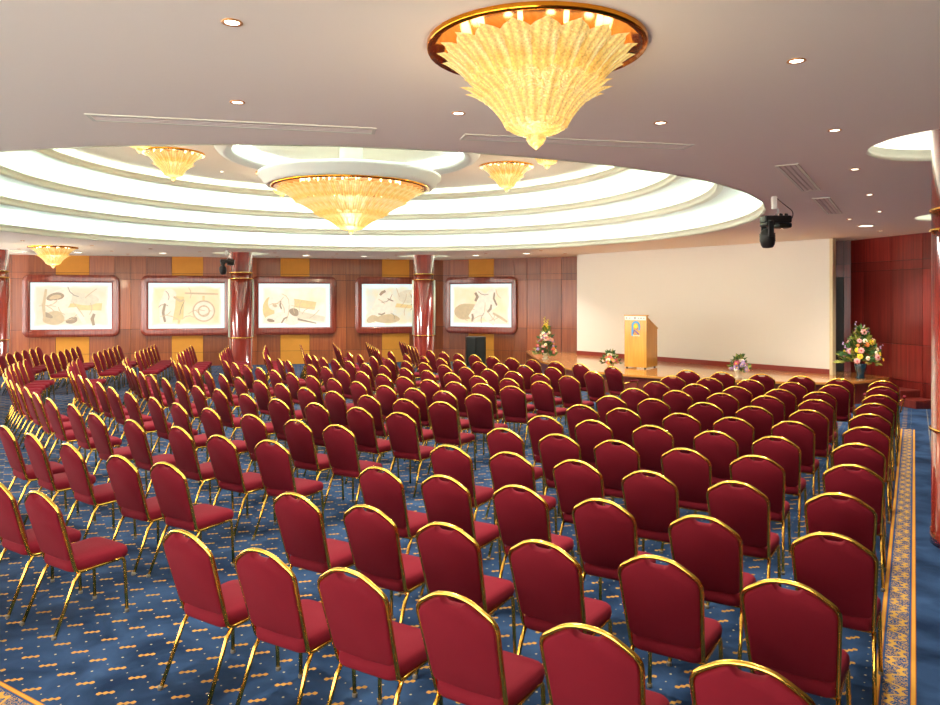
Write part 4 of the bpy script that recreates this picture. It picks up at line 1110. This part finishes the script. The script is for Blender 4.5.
def foliage(n, fn, size, seed):
    rnd = random.Random(seed); V, Fc = [], []
    for _ in range(n):
        p, d = fn(rnd)
        d = Vector(d).normalized(); p = Vector(p)
        s = d.cross(Vector((rnd.uniform(-1, 1), rnd.uniform(-1, 1), rnd.uniform(-1, 1)))).normalized()
        u = s.cross(d)
        L = size * rnd.uniform(0.6, 1.3); w = L * rnd.uniform(0.16, 0.26)
        b = len(V)
        V += [p, p + d * L * 0.5 + s * w + u * w * 0.3, p + d * L - u * L * 0.15, p + d * L * 0.5 - s * w + u * w * 0.3, p + d * L * 0.5]
        Fc += [(b, b + 1, b + 4), (b + 1, b + 2, b + 4), (b + 2, b + 3, b + 4), (b + 3, b, b + 4)]
    return V, Fc
def bloom(t, p, out, rad, c, eye):
    q = Vector(out).normalized().to_track_quat('Z', 'Y')
    o = ob('bloom', BLOOM[c], t, p, rot=q.to_euler()); o.scale = (rad, rad, rad)
    if eye: ob('flower_eye', EYE[eye], o)
def cone_bouquet(name_label, loc, vase_prof, vase_mat, base_z, top_z, rad_base, specs, seed, nleaf, leaf=0.16, spikes=None, lean_leaf='leafgreen'):
    """arrangement: vase, foliage, blooms set over a cone facing the room"""
    rnd = random.Random(seed)
    t = thing('flower_arrangement', name_label, 'flowers', loc)
    ob('vase', mk('vase', *lathe(vase_prof, 24), vase_mat, True), t)
    H = top_z - base_z
    def fn(r):
        h = r.random() ** 1.4; a = r.uniform(0, 2 * PI); rr = rad_base * (1 - h) ** 0.8 * r.uniform(0.2, 0.95)
        p = (rr * math.cos(a), rr * math.sin(a), base_z + h * H * 0.9)
        return p, (math.cos(a), math.sin(a), r.uniform(-0.3, 1.0) + h)
    for k, mn in enumerate((lean_leaf, 'leafyellow')):
        o = ob('foliage', mk('foliage', *foliage(nleaf // (1 + k), fn, leaf, seed + k), M[mn]), t)
        o['kind'] = 'stuff'
    for k in range(12):
        a = rnd.uniform(0, 2 * PI); h = rnd.uniform(0.2, 0.9)
        rr = rad_base * (1 - h) * 0.9
        ob('stem', mk('stem', *tube([(0, 0, base_z - 0.05), (rr * 0.4 * math.cos(a), rr * 0.4 * math.sin(a), base_z + h * H * 0.5), (rr * math.cos(a), rr * math.sin(a), base_z + h * H)], 0.005, 5), M['stem'], True), t)
    for (dx, h, rad, c, eye) in specs:
        rad *= 1.3
        # dx: -1..1 across as seen from the room, set on the front of the cone
        rr = rad_base * (1 - h) ** 0.75 + 0.02
        x = dx * rr; y = -math.sqrt(max(0.02, 1 - dx * dx)) * rr
        bloom(t, (x, y, base_z + h * H), (x, y - 0.25, 0.12), rad, c, eye)
        if rnd.random() < 0.6:
            bloom(t, (-x * 0.9, -y, base_z + h * H), (-x, -y, 0.2), rad, c, eye)
    if spikes:
        for (dx, z0, z1, c) in spikes:
            sp = ob('flower_spike', mk('flower_spike', *tube([(dx * 0.4, 0, z0), (dx, 0, z1)], 0.004, 5), M['stem'], True), t)
            for k in range(8):
                u = 0.35 + 0.65 * k / 7
                bl = ob('spike_bloom', BLOOM[c], sp, (dx * (0.4 + 0.6 * u) + (0.014 if k % 2 else -0.014), -0.015, z0 + (z1 - z0) * u), rot=(0.9, 0.5 if k % 2 else -0.5, 0))
                s = 0.034 * (1.15 - 0.6 * u); bl.scale = (s, s, s)
    return t
# large arrangement in a teal vase at the right end of the stage
cone_bouquet('large flower arrangement in a teal vase at the right end of the stage', (8.47, 15.72, STAGE_Z),
             [(0.10, 0.0), (0.105, 0.02), (0.075, 0.05), (0.085, 0.12), (0.115, 0.22), (0.125, 0.30), (0.115, 0.33), (0.09, 0.33)], M['teal'], 0.34, 1.12, 0.44,
             [(0.02, 0.86, 0.062, 'pink', 'rose'), (0.75, 0.60, 0.060, 'pink', 'rose'), (0.45, 0.58, 0.055, 'yellow', 'orange'), (-0.05, 0.52, 0.05, 'orange', None), (-0.12, 0.62, 0.045, 'cream', 'yellow'),
              (-0.55, 0.62, 0.045, 'pink', 'rose'), (-0.45, 0.36, 0.058, 'pink', 'red'), (-0.62, 0.37, 0.050, 'yellow', None), (-0.9, 0.34, 0.05, 'pink', 'rose'), (-0.50, 0.20, 0.055, 'yellow', 'orange'),
              (0.40, 0.18, 0.062, 'pink', 'red'), (-0.60, 0.08, 0.055, 'pink', 'rose'), (0.75, 0.38, 0.035, 'cream', 'yellow'), (0.68, 0.26, 0.045, 'yellow', None), (0.45, 0.30, 0.035, 'cream', 'yellow'),
              (-0.15, 0.16, 0.04, 'cream', 'yellow'), (0.9, 0.10, 0.03, 'yellow', None), (-0.62, 0.5, 0.03, 'orange', None)], 3, 260, 0.16,
             [(-0.12, 0.7, 1.22, 'lilac'), (0.06, 0.75, 1.14, 'lilac'), (0.16, 0.7, 1.08, 'lilac'), (-0.40, 0.4, 0.78, 'lilac'), (0.46, 0.35, 0.72, 'lilac')])
# tall conical arrangement on the left end of the stage
rndf = random.Random(5)
sp_t = [(rndf.uniform(-0.95, 0.95), rndf.uniform(0.02, 0.72), rndf.uniform(0.03, 0.048), rndf.choice(['pink', 'cream', 'rose', 'orange', 'red', 'lilac', 'pink', 'cream']), rndf.choice([None, 'yellow', 'cream'])) for _ in range(34)]
cone_bouquet('tall cone of mixed flowers with yellow spikes on the left stage corner', (2.16, 20.75, STAGE_Z),
             [(0.10, 0.0), (0.10, 0.02), (0.05, 0.04), (0.07, 0.10), (0.11, 0.16), (0.10, 0.17)], M['vasewhite'], 0.12, 0.98, 0.33, sp_t + [(-0.5, 0.72, 0.05, 'cream', None), (0.7, 0.75, 0.04, 'cream', None)], 8, 200, 0.14,
             [(-0.03, 0.75, 1.20, 'yellow'), (0.06, 0.72, 1.12, 'yellow'), (0.02, 0.7, 1.02, 'yellow'), (-0.07, 0.7, 0.95, 'yellow')])
# two low arrangements at the stage front
def low_spec(seed, cols):
    r = random.Random(seed)
    return [(r.uniform(-0.95, 0.95), r.uniform(0.05, 0.85), r.uniform(0.032, 0.05), r.choice(cols), r.choice([None, 'yellow'])) for _ in range(18)]
cone_bouquet('low round flower bowl of pink and orange blooms beside the lectern', (3.36, 17.35, STAGE_Z),
             [(0.08, 0.0), (0.08, 0.02), (0.05, 0.05), (0.09, 0.14), (0.11, 0.19), (0.10, 0.20)], M['vasewhite'], 0.19, 0.44, 0.20, low_spec(4, ['orange', 'rose', 'cream', 'pink', 'cream']), 12, 150, 0.13)
cone_bouquet('low round flower bowl of lilac and pink blooms before the screen', (5.83, 15.72, STAGE_Z),
             [(0.09, 0.0), (0.09, 0.02), (0.06, 0.04), (0.075, 0.12), (0.095, 0.18), (0.09, 0.19)], M['vasewhite'], 0.18, 0.46, 0.20, low_spec(9, ['lilac', 'rose', 'pink', 'lilac', 'cream']), 16, 150, 0.13)

# ================================================================== LOUDSPEAKER
spk = thing('loudspeaker', 'black angled loudspeaker cabinet below the fifth picture', 'speaker', (0.19, 24.0, 0))
plan = [(-0.34, 0.05), (-0.30, -0.10), (0.0, -0.26), (0.30, -0.10), (0.34, 0.05), (0.22, 0.36), (-0.22, 0.36)]
ob('cabinet', bevelled('cabinet', prism(plan, 0.0, 0.95), M['black'], 0.012, 2, False), spk)
for s in (-1, 1):
    a, b = Vector((s * 0.025, -0.262)), Vector((s * 0.285, -0.124))
    d = (b - a).normalized(); n = Vector((d.y, -d.x)) * (1 if s > 0 else -1)
    P = [a, b, b + n * 0.012, a + n * 0.012]
    if s < 0: P = P[::-1]
    ob('grille', mk('grille', *prism([tuple(p) for p in P], 0.06, 0.90), M['grille']), spk)

# ================================================================== MOVING-HEAD STAGE LIGHTS
def moving_head(loc, rz, label):
    t = thing('moving_head_light', label, 'stage light', loc, rz, 'moving-head stage lights')
    ob('ceiling_bracket', bevelled('ceiling_bracket', box(-0.028, 0.028, -0.03, 0.03, -0.17, 0.0), M['white'], 0.004, 1, False), t)
    ob('hook_clamp', mk('hook_clamp', *tube(fillet([(0.0, 0, -0.16), (0.055, 0, -0.17), (0.05, 0, -0.24), (0.0, 0, -0.27)], 0.03), 0.012, 8), M['grey'], True), t)
    ob('base_box', bevelled('base_box', box(-0.16, 0.20, -0.10, 0.10, -0.36, -0.265), M['black'], 0.02, 2), t)
    ob('ballast_box', bevelled('ballast_box', box(0.02, 0.21, -0.085, 0.085, -0.43, -0.36), M['black'], 0.03, 3), t)
    for k in range(5):
        ob('connector', mk('connector', *lathe([(0.014, -0.27), (0.014, -0.235), (0.009, -0.23)], 10, True, (0.04 + k * 0.035, 0.02 * (-1) ** k, 0)), M['black'], True), t)
    for s in (-1, 1):
        ob('yoke_arm', bevelled('yoke_arm', box(-0.13, -0.05, s * 0.115 - 0.014, s * 0.115 + 0.014, -0.55, -0.33), M['black'], 0.015, 2), t)
    ob('yoke_bridge', bevelled('yoke_bridge', box(-0.15, -0.03, -0.12, 0.12, -0.40, -0.355), M['black'], 0.012, 2), t)
    hd = ob('lamp_head', mk('lamp_head', *lathe([(0.0, 0.13), (0.05, 0.122), (0.08, 0.09), (0.096, 0.04), (0.098, -0.03), (0.088, -0.09), (0.07, -0.125), (0.062, -0.125)], 24, True), M['black'], True), t, (-0.09, 0, -0.56), rot=(math.radians(14), math.radians(-8), 0))
    ob('lens', mk('lens', *lathe([(0.0, -0.135), (0.03, -0.133), (0.063, -0.122)], 20, False), M['lens'], True), hd)
    for k in range(5):
        ob('cooling_fin', mk('cooling_fin', *lathe([(0.092, -0.04 + k * 0.022), (0.101, -0.038 + k * 0.022), (0.101, -0.032 + k * 0.022), (0.092, -0.03 + k * 0.022)], 24, False), M['black'], True), hd)
    ob('cable', mk('cable', *tube(fillet([(0.03, 0.0, -0.02), (0.16, 0.02, -0.12), (0.27, 0.02, -0.20), (0.25, 0.02, -0.31), (0.18, 0.02, -0.29)], 0.06), 0.005, 6), M['black'], True), t)
    return t
moving_head((4.09, 9.75, CEIL), 0.0, 'black moving-head stage light hanging right of the round cove')
moving_head((-6.86, 20.4, CEIL), math.radians(25), 'distant black moving-head stage light beside the middle column')
